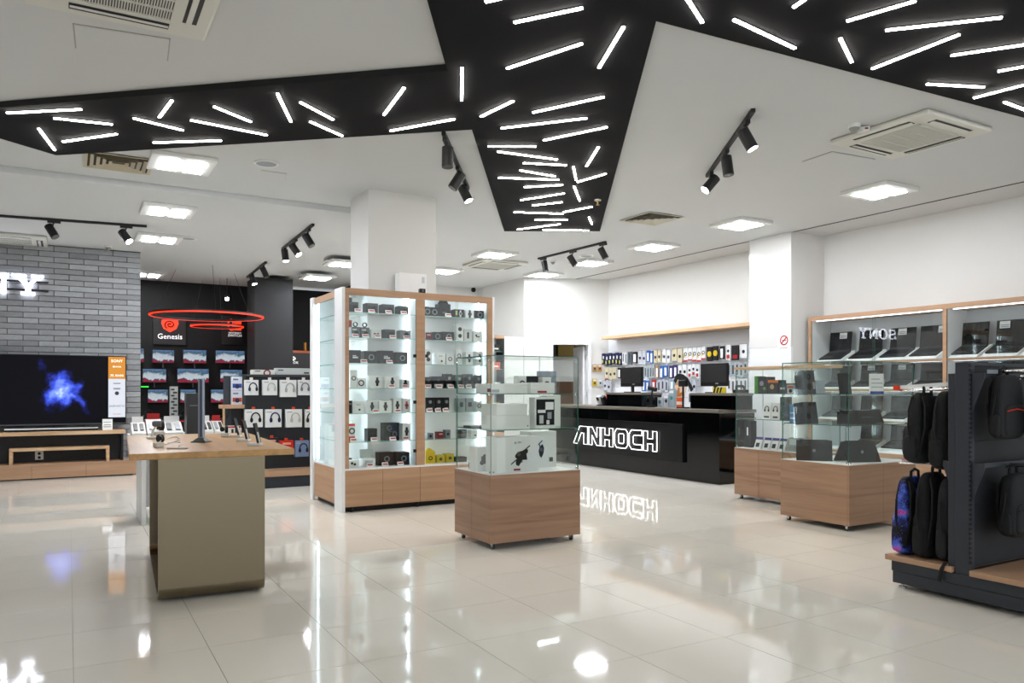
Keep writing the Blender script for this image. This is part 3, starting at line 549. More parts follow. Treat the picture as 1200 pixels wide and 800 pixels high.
# ------------------------------------------------------------------ tall display case around the white column
TY, TX = 8.17, 2.60; TX1 = XY(577, TY); TYB = 9.45; TH = 2.46; TB = .48
SH = [TB, .767, 1.083, 1.363, 1.641, 1.925, 2.205]
def tall_case():
    T = thing('display_case', 'tall lit oak and glass display case wrapped round the white column', 'display case', (0, 0, 0))
    xm0, xm1 = XY(488, TY), XY(498, TY); xa, xb = XY(409, TY), XY(571.5, TY)
    MB().box(TX + .06, TX1 - .06, TY + .06, TYB - .06, 0, .06).obj('plinth', BLACK, T)
    g = [TX + .01, XY(448.5, TY), XY(492.5, TY), XY(536, TY), TX1]
    for i in range(4): MB().box(g[i] + .0015, g[i + 1] - .0015, TY, TY + .018, .06, TB - .02).obj('door', OAK, T, bev=.001)
    gy = [TY + .02, TY + .3, 8.85, TYB]
    for i in range(3): MB().box(TX, TX + .018, gy[i] + .0015, gy[i + 1] - .0015, .06, TB - .02).obj('side_door', OAKD if 0 else OAK, T)
    MB().box(TX + .02, TX1 - .01, TY + .02, TYB - .01, .06, TB - .021).obj('carcass', BLACK, T)
    MB().box(TX, TX1, TY, CLY0 - .002, TB - .02, TB).box(TX, CLX0 - .002, CLY0 - .002, TYB, TB - .02, TB).obj('display_floor', WPANEL, T)
    for a, b in ((TX + .01, xa), (xm0, xm1), (xb, TX1)): MB().box(a, b, TY, TY + .03, TB, TH).obj('post', OAK, T)
    for a, b in ((xa, xm0), (xm1, xb)): MB().box(a, b, TY, TY + .03, TH - .075, TH).obj('top_rail', OAK, T)
    MB().box(TX, TX + .03, TY + .3, TYB - .12, TH - .075, TH).obj('side_rail', OAK, T)
    MB().box(TX - .02, TX + .012, TY - .004, TY + .28, 0, TH + .008).obj('corner_panel', WPANEL, T)
    MB().box(TX - .02, TX + .012, TYB - .12, TYB, 0, TH + .008).obj('corner_panel', WPANEL, T)
    MB().box(TX1, TX1 + .025, TY - .004, TYB, 0, TH + .008).obj('end_panel', WPANEL, T)
    MB().box(TX + .012, TX1, TY + .03, CLY0 - .001, TH - .02, TH).box(TX + .012, CLX0 - .001, CLY0, TYB, TH - .02, TH).box(CLX1 + .001, TX1, CLY0, TYB, TH - .02, TH).obj('top_board', WPANEL, T)
    by = CLY0 - .025
    MB().box(CLX0 - .02, TX1, by, by + .02, TB, TH - .02).obj('back_panel', WPRT, T); MB().box(CLX0 - .02, CLX0 - .002, by + .02, TYB, TB, TH - .02).obj('back_panel', WPRT, T)
    MB().box(xm0 + .005, xm1 - .005, TY + .03, by, TB, TH - .02).obj('divider', WPRT, T)
    MB().box(TX + .02, CLX0, TYB - .02, TYB, TB, TH - .02).obj('side_end', WPRT, T)
    for a, b in ((xa, xm0), (xm1, xb)):
        for z in SH[1:]: pane('shelf', T, a - .01, b + .008, TY + .04, by, z - .007, z, GEDGEL)
    for z in SH[1:]: pane('side_shelf', T, TX + .035, CLX0 - .02, by + .02, TYB - .03, z - .007 - .002, z - .002, GEDGEL)
    xv = XY(535, TY)
    for a, b, o in ((xa + .002, xm0 - .002, 0), (xm1 + .002, xv + .02, 0), (xv, xb - .002, .012)): pane('glass_door', T, a, b, TY + .008 + o, TY + .014 + o, TB + .002, TH - .076, GEDGEL)
    pane('side_glass', T, TX + .008, TX + .014, TY + .282, TYB - .122, TB + .002, TH - .076, GEDGEL)
    for x, z in ((486, 417), (486, 471), (486, 528), (500, 417), (500, 471)):
        p = onY(x, z, TY + .005); MB().box(p.x - .018, p.x + .018, TY - .006, TY + .007, p.z - .018, p.z + .018).obj('lock', BLACK, T)
    # lit strips in the corners: real strips of the case lighting
    for x in (xa - .005, xm0 - .012, xm1 + .002, xb - .002): MB().box(x, x + .012, by - .03, by - .018, TB + .02, TH - .03).obj('light_strip', LEDS, T)
    MB().box(TX + .03, TX + .045, TYB - .16, TYB - .145, TB + .02, TH - .03).box(TX + .03, TX + .045, by + .03, by + .045, TB + .02, TH - .03).obj('light_strip', LEDS, T)
    for a, b in ((xa, xm0), (xm1, xb)): MB().box(a + .02, b - .02, TY + .06, TY + .075, TH - .034, TH - .022).obj('light_strip', LEDS, T)
    for x in (TX + .1, XY(490, TY), TX1 - .1): MB().cyl((x, TY + .04, 0), (x, TY + .04, .06), .02, 10).obj('foot', BLACK, T)
tall_case()
G_TALL = 'boxed goods in the tall display case'
DK = '#3c4043'; BK = '#1d2022'; WH = '#e6e8e8'; GY = '#a9adb0'
# bay -> rows from the top: (px0, px1, height, kind)
GOODS = {'left': [
  [(409, 420, .115, 'cam'), (429, 443, .115, 'cam'), (448, 462, .115, 'cam'), (467, 479, .1, 'cam')],
  [(412, 422, .12, 'watchtall'), (423, 433, .12, 'watchtall'), (435, 447, .1, 'buds'), (450, 463, .105, 'cam'), (469, 481, .105, 'greywatch')],
  [(409, 423, .145, 'blackbox'), (427, 442, .14, 'blackcam'), (445, 461, .15, 'blackbox'), (464, 478, .135, 'blackcam')],
  [(410.5, 418.5, .2, 'whitering'), (419.5, 429, .115, 'whiteband'), (433, 451, .14, 'whitewatch'), (451.5, 468, .14, 'whitewatch'), (471, 480, .1, 'greenwatch')],
  [(408, 413, .14, 'black'), (414, 426, .13, 'white'), (429, 443, .14, 'whitewatch'), (444.5, 459, .14, 'whitewatch'), (461, 470.5, .16, 'whitewatch'), (472, 481, .16, 'pinkwatch')],
  [(408, 416, .2, 'redbox'), (431, 442, .14, 'blackplain'), (450, 468, .2, 'blacklines'), (472, 481, .19, 'whitewatch')],
  [(408, 421, .08, 'tray'), (425, 440, .09, 'trayopen'), (444, 461, .15, 'blackcam'), (465, 480, .15, 'blackcam')]],
 'right': [
  [(498, 503.5, .11, 'blackcam'), (504.5, 513.5, .11, 'blackcam'), (514.5, 528, .16, 'hexbox'), (533, 544, .1, 'blackgreen'), (545.5, 555.5, .1, 'whitewatch'), (557, 567, .105, 'blackcam')],
  [(499, 506, .09, 'red'), (508, 517, .1, 'blackcam'), (519, 532, .11, 'blackcam'), (535, 543, .2, 'whitetwin'), (544, 553, .15, 'whitestrip'), (555, 565, .13, 'whiteslash')],
  [(498, 506, .18, 'whitetwin'), (511, 522, .14, 'white'), (523, 532, .13, 'whitering'), (535, 541, .2, 'whitering'), (546, 554, .16, 'whitewatch'), (558.5, 566, .17, 'whitewatch')],
  [(498, 506.5, .13, 'blackpair'), (507.5, 520.5, .14, 'blackpair'), (522, 530.5, .17, 'blacktall'), (534, 542, .16, 'blacktall'), (545.5, 554, .17, 'blacktall'), (557, 564.5, .16, 'blacktall')],
  [(499, 508.5, .17, 'blacktall'), (510, 518, .17, 'blacktall'), (519.5, 526.5, .17, 'blacktall'), (537, 545, .16, 'greytall'), (546.5, 555, .16, 'greytall'), (558, 565, .12, 'whitering')],
  [(501, 508, .07, 'grey'), (513, 520, .08, 'red'), (522, 528, .1, 'grey'), (540, 547, .1, 'black'), (552, 560, .09, 'white')],
  [(499, 510, .14, 'yellow'), (512, 521, .09, 'yellowlow'), (523, 532, .1, 'yellowlow'), (535, 547, .06, 'black')]]}
KINDS = {'cam': ('camera_box', 'dark grey camera box', DK, [('r', '#5a5e60', .08, .75, .92, .95), ('d', '#15181a', .62, .42, .03)]),
 'watchtall': ('watch_box', 'tall grey smartwatch box', '#707679', [('d', '#1c1f22', .55, .4, .027), ('r', '#d8dcdc', .1, .7, .6, .8)]),
 'buds': ('earbud_box', 'small white earbud box', WH, [('d', '#777b80', .35, .5, .015), ('d', '#777b80', .65, .5, .015)]),
 'greywatch': ('watch_box', 'grey smartwatch box', '#8b9092', [('d', '#25282a', .6, .5, .03)]),
 'blackbox': ('camera_box', 'black lettered camera box', BK, [('r', '#d8dadb', .3, .38, .75, .5), ('r', '#d8dadb', .3, .54, .6, .6)]),
 'blackcam': ('camera_box', 'black lens-print box', '#24282b', [('o', '#8d9498', .55, .5, .034), ('d', '#0c0d0f', .55, .5, .02)]),
 'whitering': ('watch_box', 'white ring-print box', WH, [('o', '#50555a', .5, .55, .026)]),
 'whiteband': ('watch_box', 'white fitness band box', WH, [('o', '#3c4044', .4, .5, .035)]),
 'whitewatch': ('watch_box', 'white watch-print box', WH, [('w', '#3a3e42', .5, .52, .024)]),
 'greenwatch': ('watch_box', 'white lime-watch box', WH, [('w', '#2a2e20', .45, .45, .025), ('r', '#a8c040', .5, .55, .66, .9)]),
 'pinkwatch': ('watch_box', 'white pink-watch box', WH, [('w', '#d06070', .5, .52, .022)]),
 'black': ('gadget_box', 'small black gadget box', BK, [('r', '#8d9498', .2, .7, .8, .8)]), 'white': ('gadget_box', 'plain white gadget box', WH, [('r', '#9aa0a4', .3, .7, .7, .76), ('d', '#303436', .6, .3, .012)]),
 'redbox': ('watch_box', 'white and red fitness watch box', WH, [('r', '#e04a26', 0, .88, 1, 1), ('r', '#e04a26', 0, 0, 1, .3), ('o', '#30343a', .55, .6, .035)]),
 'blackplain': ('gadget_box', 'black square gadget box', BK, [('r', '#4a5054', .3, .55, .7, .62)]),
 'blacklines': ('drone_box', 'large black line-drawing box', BK, [('o', '#6d7478', .35, .7, .03), ('o', '#6d7478', .7, .35, .03), ('r', '#6d7478', .35, .48, .7, .51), ('r', '#6d7478', .2, .1, .5, .13)]),
 'tray': ('earbud_box', 'low white earbud box', WH, [('d', '#303236', .35, .6, .014), ('d', '#303236', .6, .45, .014)]), 'trayopen': ('earbud_box', 'low white open-lid box', WH, [('r', '#c8ccd0', .2, .2, .8, .8)]),
 'hexbox': ('camera_box', 'black peaked camera box', BK, [('r', '#6d7478', .3, .3, .7, .4)]), 'blackgreen': ('watch_box', 'black green-striped box', BK, [('r', '#c8d030', .08, .3, .25, .8), ('w', '#c8ccd0', .6, .5, .02)]),
 'red': ('gadget_box', 'small dark red gadget box', '#7d2830', [('r', '#d8c0c0', .2, .6, .8, .75)]), 'whitetwin': ('camera_box', 'tall white twin-lens box', WH, [('d', '#2a2e32', .5, .72, .024), ('d', '#2a2e32', .5, .32, .024)]),
 'whitestrip': ('gadget_box', 'white dark-strip box', '#d2d4d4', [('r', '#25282a', .38, .25, .62, .75)]), 'whiteslash': ('gimbal_box', 'white gimbal-print box', WH, [('r', '#3a3e42', .3, .45, .7, .55), ('d', '#3a3e42', .3, .62, .012)]),
 'blackpair': ('camera_box', 'black pale-label box', BK, [('r', '#c8ccce', .12, .08, .88, .35), ('d', '#50565a', .5, .68, .02)]), 'blacktall': ('gadget_box', 'tall black white-label box', BK, [('d', '#9aa0a4', .55, .7, .02), ('r', '#c8ccce', .2, .08, .8, .3)]),
 'greytall': ('gadget_box', 'tall pale grey box', '#aeb4b6', [('r', '#50565a', .25, .35, .75, .7)]), 'grey': ('gadget_box', 'small grey gadget box', '#868c90', [('d', '#202428', .5, .5, .016)]),
 'yellow': ('camera_box', 'yellow peaked box', '#d8c23c', [('o', '#2a2a20', .5, .45, .025)]), 'yellowlow': ('camera_box', 'low yellow lens-print box', '#cdbc48', [('d', '#6c6c58', .5, .5, .02)])}
SHN = ['top', 'second', 'third', 'fourth', 'fifth', 'sixth', 'bottom']
TAGS = {('left', 0): [420, 436, 456, 474], ('left', 1): [417, 429, 443, 461, 477], ('left', 2): [427, 457], ('left', 3): [459.5, 475], ('left', 4): [441, 467], ('left', 5): [415, 439, 461, 476], ('left', 6): [434, 452, 470],
        ('right', 0): [526], ('right', 1): [527], ('right', 3): [502, 515, 529, 541, 550, 561], ('right', 4): [504, 514, 523]}
for bay, rows in GOODS.items():
    for r, row in enumerate(rows):
        z = SH[6 - r] if r < 6 else SH[0]
        for i, (a, b, h, k) in enumerate(row):
            yf = TY + .1 + .02 * ((i * 7 + r * 3) % 3); x0, x1 = XY(a, yf), XY(b, yf); nm, ds, col, it = KINDS[k]; w_ = x1 - x0
            lab = '%s, %s from left on tall case\'s %s shelf, %s bay' % (ds, od(i), SHN[r], bay)
            o = pack(nm, lab, 'box', G_TALL, ((x0 + x1) / 2, yf, z), w_, min(.12, .9 * w_ + .02), h, col, it)
            if k == 'hexbox': MB().prism([(-w_ * .4, .02, h), (w_ * .4, .02, h), (w_ * .22, .02, h + .045), (-w_ * .22, .02, h + .045)], (0, .06, 0)).obj('peak', cm(BK), o)
            if k == 'trayopen': MB().box(-w_ / 2, w_ / 2, .1, .112, h, h + .1).obj('lid', cm('#c9d2d0'), o)
            if k == 'watchtall':
                MB().ring((0, .03, h + .028), (0, -1, 0), .018, .028, .02, 16).obj('display_watch', cm(BK), o)
            if k == 'yellow': MB().prism([(-w_ / 2, .02, h), (w_ / 2, .02, h), (0, .02, h + .04)], (0, .05, 0)).obj('peak', cm('#d8c23c'), o)
    for r in range(7):
        for i, px in enumerate(TAGS.get((bay, r), [])):
            z = SH[6 - r] if r < 6 else SH[0]
            price_tag('price tag, %s from left on %s shelf of tall case, %s bay' % (od(i), SHN[r], bay), (XY(px, TY + .06), TY + .055, z), .072, group='price tags in the tall display case')
for i, (r, y, h, c) in enumerate([(0, 8.56, .2, '#33363a'), (1, 8.56, .22, '#8a3028'), (3, 8.6, .12, '#5a6064'), (3, 8.75, .1, WH), (4, 8.55, .13, '#25282b'), (4, 8.7, .1, '#3a3e42'), (5, 8.55, .22, WH), (5, 8.72, .2, '#cfe0e0'), (6, 8.56, .08, '#25282b'), (6, 8.75, .2, '#303438')]):
    z = (SH[6 - r] if r < 6 else SH[0]) - (.002 if r < 6 else 0)
    pack('gadget_box', '%s gadget box, %s down the side bay of the tall case' % ({'#33363a': 'dark grey', '#8a3028': 'red', '#5a6064': 'mid grey', WH: 'white', '#25282b': 'black', '#3a3e42': 'charcoal', '#cfe0e0': 'pale mint', '#303438': 'slate'}[c], od(i)), 'box', 'boxed goods in the side bay', (2.72, y + .06, z), .12, .1, h, c, [('d', '#a0a6aa', .5, .5, .02)], RX)
p = onY(484, 341, TY + .15); p0, p1 = XY(468, TY + .12), XY(500, TY + .12)
o = pack('white_carton', 'white carton standing on top of the tall display case', 'box', None, ((p0 + p1) / 2, TY + .12, TH), p1 - p0, .14, .235, mat('gloss carton', '#f0f0f0', .15), [('r', '#d0d4d8', .82, .55, .92, .85)])
T = thing('door_sensor', 'small black sensor on the tall case\'s top front edge', 'sensor', (XY(496, TY), TY + .01, TH)); MB().box(-.035, .035, 0, .05, 0, .05).obj('body', BLACK, T, bev=.004); MB().cyl((0, 0, .025), (0, -.006, .025), .014, 12).obj('lens', cm('#707478'), T)
# ------------------------------------------------------------------ low glass cases on castors
def low_case(name, lab, x0, x1, y0, y1, zt, shelves, zb=.634, wood_top=False, doors_front=1, doors_side=2, zf=.055):
    T = thing(name, lab, 'display case', (x0, y0, 0)); W, D = x1 - x0, y1 - y0
    fr = [W * i / doors_front for i in range(doors_front + 1)]; sd = [D * i / doors_side for i in range(doors_side + 1)]
    for i in range(doors_front): MB().box(fr[i] + .001, fr[i + 1] - .001, 0, .018, zf, zb - .004).obj('front_panel', OAKD, T, bev=.001)
    for i in range(doors_side):
        MB().box(0, .018, sd[i] + .002 + (.017 if i == 0 else 0), sd[i + 1] - .0015, zf, zb - .004).obj('side_panel', OAKD, T, bev=.001); MB().box(W - .018, W, sd[i] + .002 + (.017 if i == 0 else 0), sd[i + 1] - .0015, zf, zb - .004).obj('side_panel', OAKD, T)
    MB().box(.018, W - .018, D - .018, D, zf, zb - .004).obj('rear_panel', OAKD, T); MB().box(.02, W - .02, .02, D - .02, zf + .01, zb - .01).obj('carcass', BLACK, T)
    MB().box(.004, W - .004, .004, D - .004, zb - .004, zb).obj('display_floor', WPRT, T)
    g = .012; t = .007
    pane('front_glass', T, g, W - g, g, g + t, zb, zt - t); pane('rear_glass', T, g, W - g, D - g - t, D - g, zb, zt - t)
    pane('side_glass', T, g, g + t, g + t + .001, D - g - t - .001, zb, zt - t); pane('side_glass', T, W - g - t, W - g, g + t + .001, D - g - t - .001, zb, zt - t)
    for z in shelves: pane('shelf', T, g + t + .002, W - g - t - .002, g + t + .002, D - g - t - .002, z - .007, z)
    if wood_top: MB().box(-.005, W + .005, -.005, D + .005, zt - t, zt + .022).obj('top_board', OAKL, T)
    else: pane('top_glass', T, g, W - g, g, D - g, zt - t, zt)
    mb = MB()
    for z in list(shelves) + [zb + .03, zt - .03]:
        for (x, y) in ((g + .025, g), (g, g + .025), (W - g - .025, g), (g, D - g - .025)): mb.cyl((x, y - .004, z - .012), (x, y + .004, z - .012), .008, 8)
    mb.obj('glass_clip', STEEL, T)
    for x in (.06, W - .06):
        for y in (.06, D - .06):
            c = MB().box(x - .02, x + .02, y - .015, y + .015, zf - .01, zf).box(x - .016, x - .012, y - .012, y + .012, .018, zf - .01).box(x + .012, x + .016, y - .012, y + .012, .018, zf - .01).obj('castor', STEEL, T)
            MB().cyl((x - .011, y, .02), (x + .011, y, .02), .02, 14).obj('wheel', mat('rubber', '#3b3b3b', .7), c)
    return T
CX0, CX1, CY0, CY1 = 3.05, 3.965, 5.645, 6.33
low_case('display_case', 'small glass display case on castors holding drone boxes', CX0, CX1, CY0, CY1, 1.637, (1.008, 1.314))
def cpack(nm, lab, px0, px1, yf, z, h, d, m, it, cat='box', grp='boxed goods in the drone case', **k):
    x0, x1 = XY(px0, yf), XY(px1, yf); return pack(nm, lab, cat, grp, ((x0 + x1) / 2, yf, z), x1 - x0, d, h, m, it, **k)
def drone(T, which):
    """grey racing drone picture: cut-out outline on the box front"""
    if which == 0: bx0, by0, bw, bh, W, H = 415, 545, 355, 320, .34, .305; P = [(565, 390), (590, 362), (640, 352), (678, 335), (700, 345), (695, 370), (682, 382), (690, 435), (640, 436), (622, 462), (600, 490), (575, 480), (570, 450), (585, 425), (565, 410)]; L = [((520, 471), (580, 428)), ((645, 360), (718, 307)), ((600, 440), (640, 455))]; hi = (600, 382)
    else: bx0, by0, bw, bh, W, H = 735, 510, 200, 300, .19, .33; P = [(790, 335), (822, 316), (838, 350), (832, 392), (808, 430), (788, 412), (776, 372)]; L = [((772, 318), (818, 285)), ((790, 330), (780, 318))]; hi = (806, 360)
    f = lambda p: ((p[0] - bx0 - bw / 2) / bw * W, (by0 - p[1]) / bh * H)
    d = MB().prism([(f(p)[0], 0, f(p)[1]) for p in P], (0, -.003, 0)).obj('drone_print', cm('#3a3b38'), T)
    for a, b in L:
        a, b = Vector((f(a)[0], -.0035, f(a)[1])), Vector((f(b)[0], -.0035, f(b)[1])); u = (b - a) / 2; n_ = Vector((-u.z, 0, u.x)).normalized()
        MB().ob((a + b) / 2, u, n_ * .0045, (0, .001, 0)).obj('propeller_print', cm('#2a2b29'), d)
    MB().cyl((f(hi)[0], -.003, f(hi)[1]), (f(hi)[0], -.005, f(hi)[1]), .018, 14).obj('visor_print', cm('#6a6c66'), d)
BXW = mat('white gloss carton', '#e3e6e3', .3)
o = cpack('drone_box', 'large white box with grey racing drone picture and red price tag', 582, 631, 5.72, .634, .305, .2, BXW, [('r', '#b4304a', .4, .05, .56, .1)]); drone(o, 0)
text('lettering', 'dji  FPV', .024, cm('#44484a'), o, face_mtx((0, -.001, .255)), .0006)
o = cpack('drone_box', 'white box with tilted drone picture behind the large drone box', 622, 652, 5.96, .634, .33, .2, BXW, []); drone(o, 1); MB().box(.06, .1, -.0015, 0, .05, .09).obj('code_print', cm('#707470'), o)
o = cpack('gimbal_box', 'small white box with gimbal picture at the case\'s left corner', 559.5, 574, 5.95, .634, .21, .16, BXW, [('d', '#4a4e4c', .6, .6, .022), ('d', '#4a4e4c', .35, .35, .02), ('r', '#4a4e4c', .3, .3, .7, .62)])
o = cpack('laptop_carton', 'lower of two long white cartons stacked in the drone case', 582, 621, 5.75, 1.008, .115, .28, BXW, [('d', '#60666a', .93, .2, .006)])
o = cpack('laptop_carton', 'upper of two long white cartons stacked in the drone case', 582, 618, 5.75, 1.124, .1, .28, BXW, [])
o = cpack('camera_carton', 'white carton with glossy black and white picture on the middle shelf', 627, 651, 5.72, 1.008, .27, .1, BXW, [('r', '#1b1d20', .06, .1, .94, .94)])
for a, b, c, d, e in ((.12, .5, .5, .6, '#eef0f2'), (.5, .6, .9, .85, '#f4f5f6'), (.2, .15, .4, .42, '#c8ccd0'), (.6, .3, .8, .52, '#a0a6ac'), (.55, .12, .7, .26, '#e8eaec')):
    MB().box((a - .5) * .21, (c - .5) * .21, -.003, -.0016, b * .27, d * .27).obj('picture_patch', mat('foil ' + e, e, .1), o)
o = cpack('camera_carton', 'tall plain white carton behind the framed picture carton', 640, 657, 5.95, 1.008, .29, .1, BXW, [])
T = thing('laptop', 'open black laptop at the left of the drone case\'s middle shelf', 'laptop', (3.32, 6.165, 1.008), R(-90))
MB().box(-.13, .13, -.2, 0, 0, .014).obj('base', BLACK, T, bev=.003); l = MB().ob((0, .03, .11), (.13, 0, 0), (0, .004, .0), Vector((0, .03, .1))).obj('screen_lid', BLACK, T); MB().ob((0, .025, .11), (.12, 0, 0), (0, .0005, 0), Vector((0, .03, .09))).obj('display', mat('screen off', '#0a0b0d', .08), l)
o = cpack('keyboard_carton', 'long low white carton on the drone case\'s upper shelf', 570, 619, 5.8, 1.314, .085, .2, BXW, [('r', '#b4bac0', .06, .1, .3, .4), ('r', '#b04a6a', .02, .15, .1, .5)])
o = cpack('phone_carton', 'white carton with red tag on the drone case\'s upper shelf', 622, 650, 5.75, 1.314, .095, .2, BXW, [('r', '#b4304a', .28, .05, .66, .24)])
for i, (a, b, h, c, n, yy) in enumerate([(607, 617, .16, WH, 'small white carton', 6.1), (618, 631, .16, '#2e3236', 'square black carton', 6.12), (636, 646, .15, WH, 'narrow white carton', 6.1), (634, 652, .21, '#8b98a4', 'blue-grey carton with arch picture', 6.2)]):
    cpack('phone_carton', '%s behind the tagged carton on the drone case\'s upper shelf' % n, a, b, yy, 1.314, h, .08, c, [('o', '#3a3e42', .5, .55, .03)])
def camrig(px, yf, z, lab):
    T = thing('action_camera', lab, 'camera', (XY(px, yf), yf, z)); MB().box(-.02, .02, -.015, .015, .0, .055).obj('body', BLACK, T, bev=.004); MB().cyl((0, -.015, .035), (0, -.024, .035), .014, 12).obj('lens', STEEL, T); MB().cyl((0, 0, 0), (0, 0, .006), .024, 12).obj('base', BLACK, T)
camrig(552, 6.22, .634, 'small dark action camera beside the gimbal box on the white case floor')
# ------------------------------------------------------------------ right glass case and the long side case
RX0, RX1, RY0, RY1 = 6.385, 7.42, 4.69, 5.5
low_case('display_case', 'glass display case on castors with two tent-folded laptops', RX0, RX1, RY0, RY1, 1.622, (1.005, 1.306), .631, doors_front=2, doors_side=1)
MX0, MY0, MY1 = 7.16, 5.72, 6.88
low_case('display_case', 'oak topped glass case behind the laptop case', MX0, MX0 + .5, MY0, MY1, 1.60, (.99, 1.3), .63, wood_top=True, doors_front=1, doors_side=3)
def tent(lab, loc, rz, s=.34):
    T = thing('laptop', lab, 'laptop', loc, rz); h = .2; gm = mat('laptop grey', '#26272a', .45, metal=.2)
    a = MB().ob((0, -.055, h / 2), (s / 2, 0, 0), Vector((0, .006, 0)), Vector((0, .055, h / 2))).obj('screen_lid', gm, T)
    MB().ob((0, .065, h / 2), (s / 2, 0, 0), Vector((0, .007, 0)), Vector((0, -.065, h / 2))).obj('base', gm, T); MB().cyl((-s * .4, 0, h), (s * .4, 0, h), .007, 8).obj('hinge', BLACK, T)
    MB().cyl((0, -.075, h * .5), (0, -.066, h * .5), .016, 16).obj('emblem', mat('emblem', '#606266', .2, metal=1), a)
tent('dark grey laptop folded like a tent, front of the case floor', (6.83, 4.92, .631), R(-20), .36); tent('dark grey laptop folded like a tent, nearer the case\'s back corner', (6.58, 5.24, .631), R(-50), .34)
def rp(nm, lab, cat, x, y, z, w_, d, h, c, it, rz=0, grp='goods in the laptop glass case', **k): return pack(nm, lab, cat, grp, (x, y, z), w_, d, h, c, it, rz, **k)
o = rp('speaker_box', 'tall grey speaker with two round drivers on the case\'s top shelf', 'speaker', 6.55, 5.25, 1.306, .16, .12, .24, '#5f6368', [('o', '#1c1e20', .4, .72, .03), ('d', '#1c1e20', .4, .3, .035), ('r', '#b8bcc0', .75, .2, .92, .5)], tilt=R(-8))
rp('gadget_box', 'flat black box leaning in the laptop case\'s top shelf', 'box', 6.76, 4.98, 1.306, .13, .05, .21, '#222428', [('r', '#55585c', .1, .1, .9, .14)], tilt=R(-8))
rp('spec_sheet', 'white and blue specification sheet on the laptop case\'s top shelf', 'sheet', 7.05, 4.86, 1.306, .22, .012, .2, PAPER, [('r', '#3a50b0', 0, 0, 1, .12), ('r', '#c8ccd4', .1, .3, .9, .36), ('r', '#c8ccd4', .1, .5, .9, .56), ('r', '#c8ccd4', .1, .7, .7, .76)])
rp('speaker_box', 'grey speaker on the laptop case\'s middle shelf', 'speaker', 6.5, 5.2, 1.005, .2, .12, .22, '#54585e', [('d', '#222428', .3, .35, .03), ('r', '#2a2c30', .4, .82, .9, .95)], tilt=R(-8))
rp('gadget_box', 'pale blue striped box on the laptop case\'s middle shelf', 'box', 6.47, 5.42, 1.005, .07, .05, .19, '#7ba0c4', [('r', '#cfdcea', .1, .2, .9, .3), ('r', '#cfdcea', .1, .5, .9, .56)], RX)
o = rp('printer', 'wide black photo printer on the laptop case\'s middle shelf', 'printer', 6.88, 4.85, 1.005, .34, .22, .12, '#1d1f22', [('r', '#70757a', .25, .55, .75, .6), ('r', '#0c0d0e', .1, .1, .9, .3)])
MB().box(-.15, .15, .02, .2, .12, .135).obj('lid', BLACK, o)
rp('tablet', 'grey tablet leaning in the laptop case\'s middle shelf', 'tablet', 7.2, 4.95, 1.005, .2, .01, .15, '#4b5058', [('r', '#1c1f24', .05, .06, .95, .94)], tilt=R(-20))
rp('price_card', 'white price card lying on the middle shelf\'s right end', 'card', 7.25, 4.74, 1.006, .16, .1, .004, PAPER, [])
rp('gadget_box', 'small white box at the case\'s top shelf back corner', 'box', 6.45, 5.425, 1.306, .09, .06, .09, '#b8bec4', [('r', '#b06a3a', .1, .6, .9, .9), ('d', '#40464c', .5, .3, .02)], RX)
# side case goods face the shop (-x)
def mp(nm, lab, px0, px1, z, h, d, c, it, xf=7.24, tilt=0, cat='box'):
    y0, y1 = YX(px0, xf), YX(px1, xf); return pack(nm, lab, cat, 'goods in the oak topped glass case', (xf, (y0 + y1) / 2, z), abs(y0 - y1), d, h, c, it, RX, tilt=tilt)
for i, (a, b, h, c, it, ds) in enumerate([(884, 888, .21, '#4a9a2c', [], 'bright green edged box'), (888.5, 899, .2, '#202326', [('d', '#8a9096', .4, .6, .03), ('d', '#5aa040', .7, .3, .02)], 'black graphics card box'), (900, 912, .16, '#2c2e30', [('d', '#b8a070', .4, .5, .03), ('r', '#d88a30', 0, .8, 1, 1)], 'black and orange component box'),
    (913, 921, .12, '#30343a', [('r', '#c8ccd0', .2, .4, .8, .6)], 'low dark component box'), (924, 934, .12, '#25282c', [('r', '#d0d4d8', .2, .45, .8, .6)], 'low black hard drive box'), (945, 957, .15, '#b8c0c8', [('d', '#3c6a9a', .4, .5, .03), ('r', '#d07a3a', .1, .8, .9, .95)], 'pale component box with orange band')]):
    mp('component_box', '%s, %s from left on the oak topped case\'s top shelf' % (ds, od(i)), a, b, 1.3, h, .14, c, it)
for i, (a, b, h) in enumerate([(893, 903, .2), (903.5, 913, .2)]): mp('headset_box', 'white headset box, %s of two on the oak topped case\'s middle shelf' % od(i), a, b, .99, h, .1, WH, [('h', '#2a2c30', .5, .6, .035), ('r', '#3a3e42', .2, .1, .8, .2)], tilt=R(-6))
mp('speaker_box', 'dark grey speaker beside the white headset boxes', 914, 920, .99, .27, .12, '#4a4e52', [('d', '#202326', .5, .7, .03), ('d', '#202326', .5, .3, .03)], cat='speaker')
for i, (a, b) in enumerate([(883, 891), (893, 901), (902, 910), (911, 919)]):
    mp('keyboard_box', 'white box with violet lid print, %s in the oak topped case\'s floor row' % od(i), a, b, .63, .15, .12, WH, [('r', '#4a4494', 0, .78, 1, 1), ('r', '#34383c', .2, .15, .7, .5)], tilt=R(-22))
mp('router_box', 'tall black box with white strip at the oak topped case\'s left end', 872, 880, .63, .33, .1, '#1c1e22', [('r', '#e8eaec', .4, .45, .6, .75)], xf=7.3)
mp('gadget_box', 'white blister box lying at the oak topped case\'s right end', 938, 948, .63, .12, .1, '#c8ccce', [('r', '#d8d040', .4, .0, .8, .15)])
mp('gadget_box', 'clear grey storage box at the right of the case floor row', 924, 935, .63, .16, .1, '#9da4a8', [('r', '#c8d0d4', .1, .5, .9, .9)])
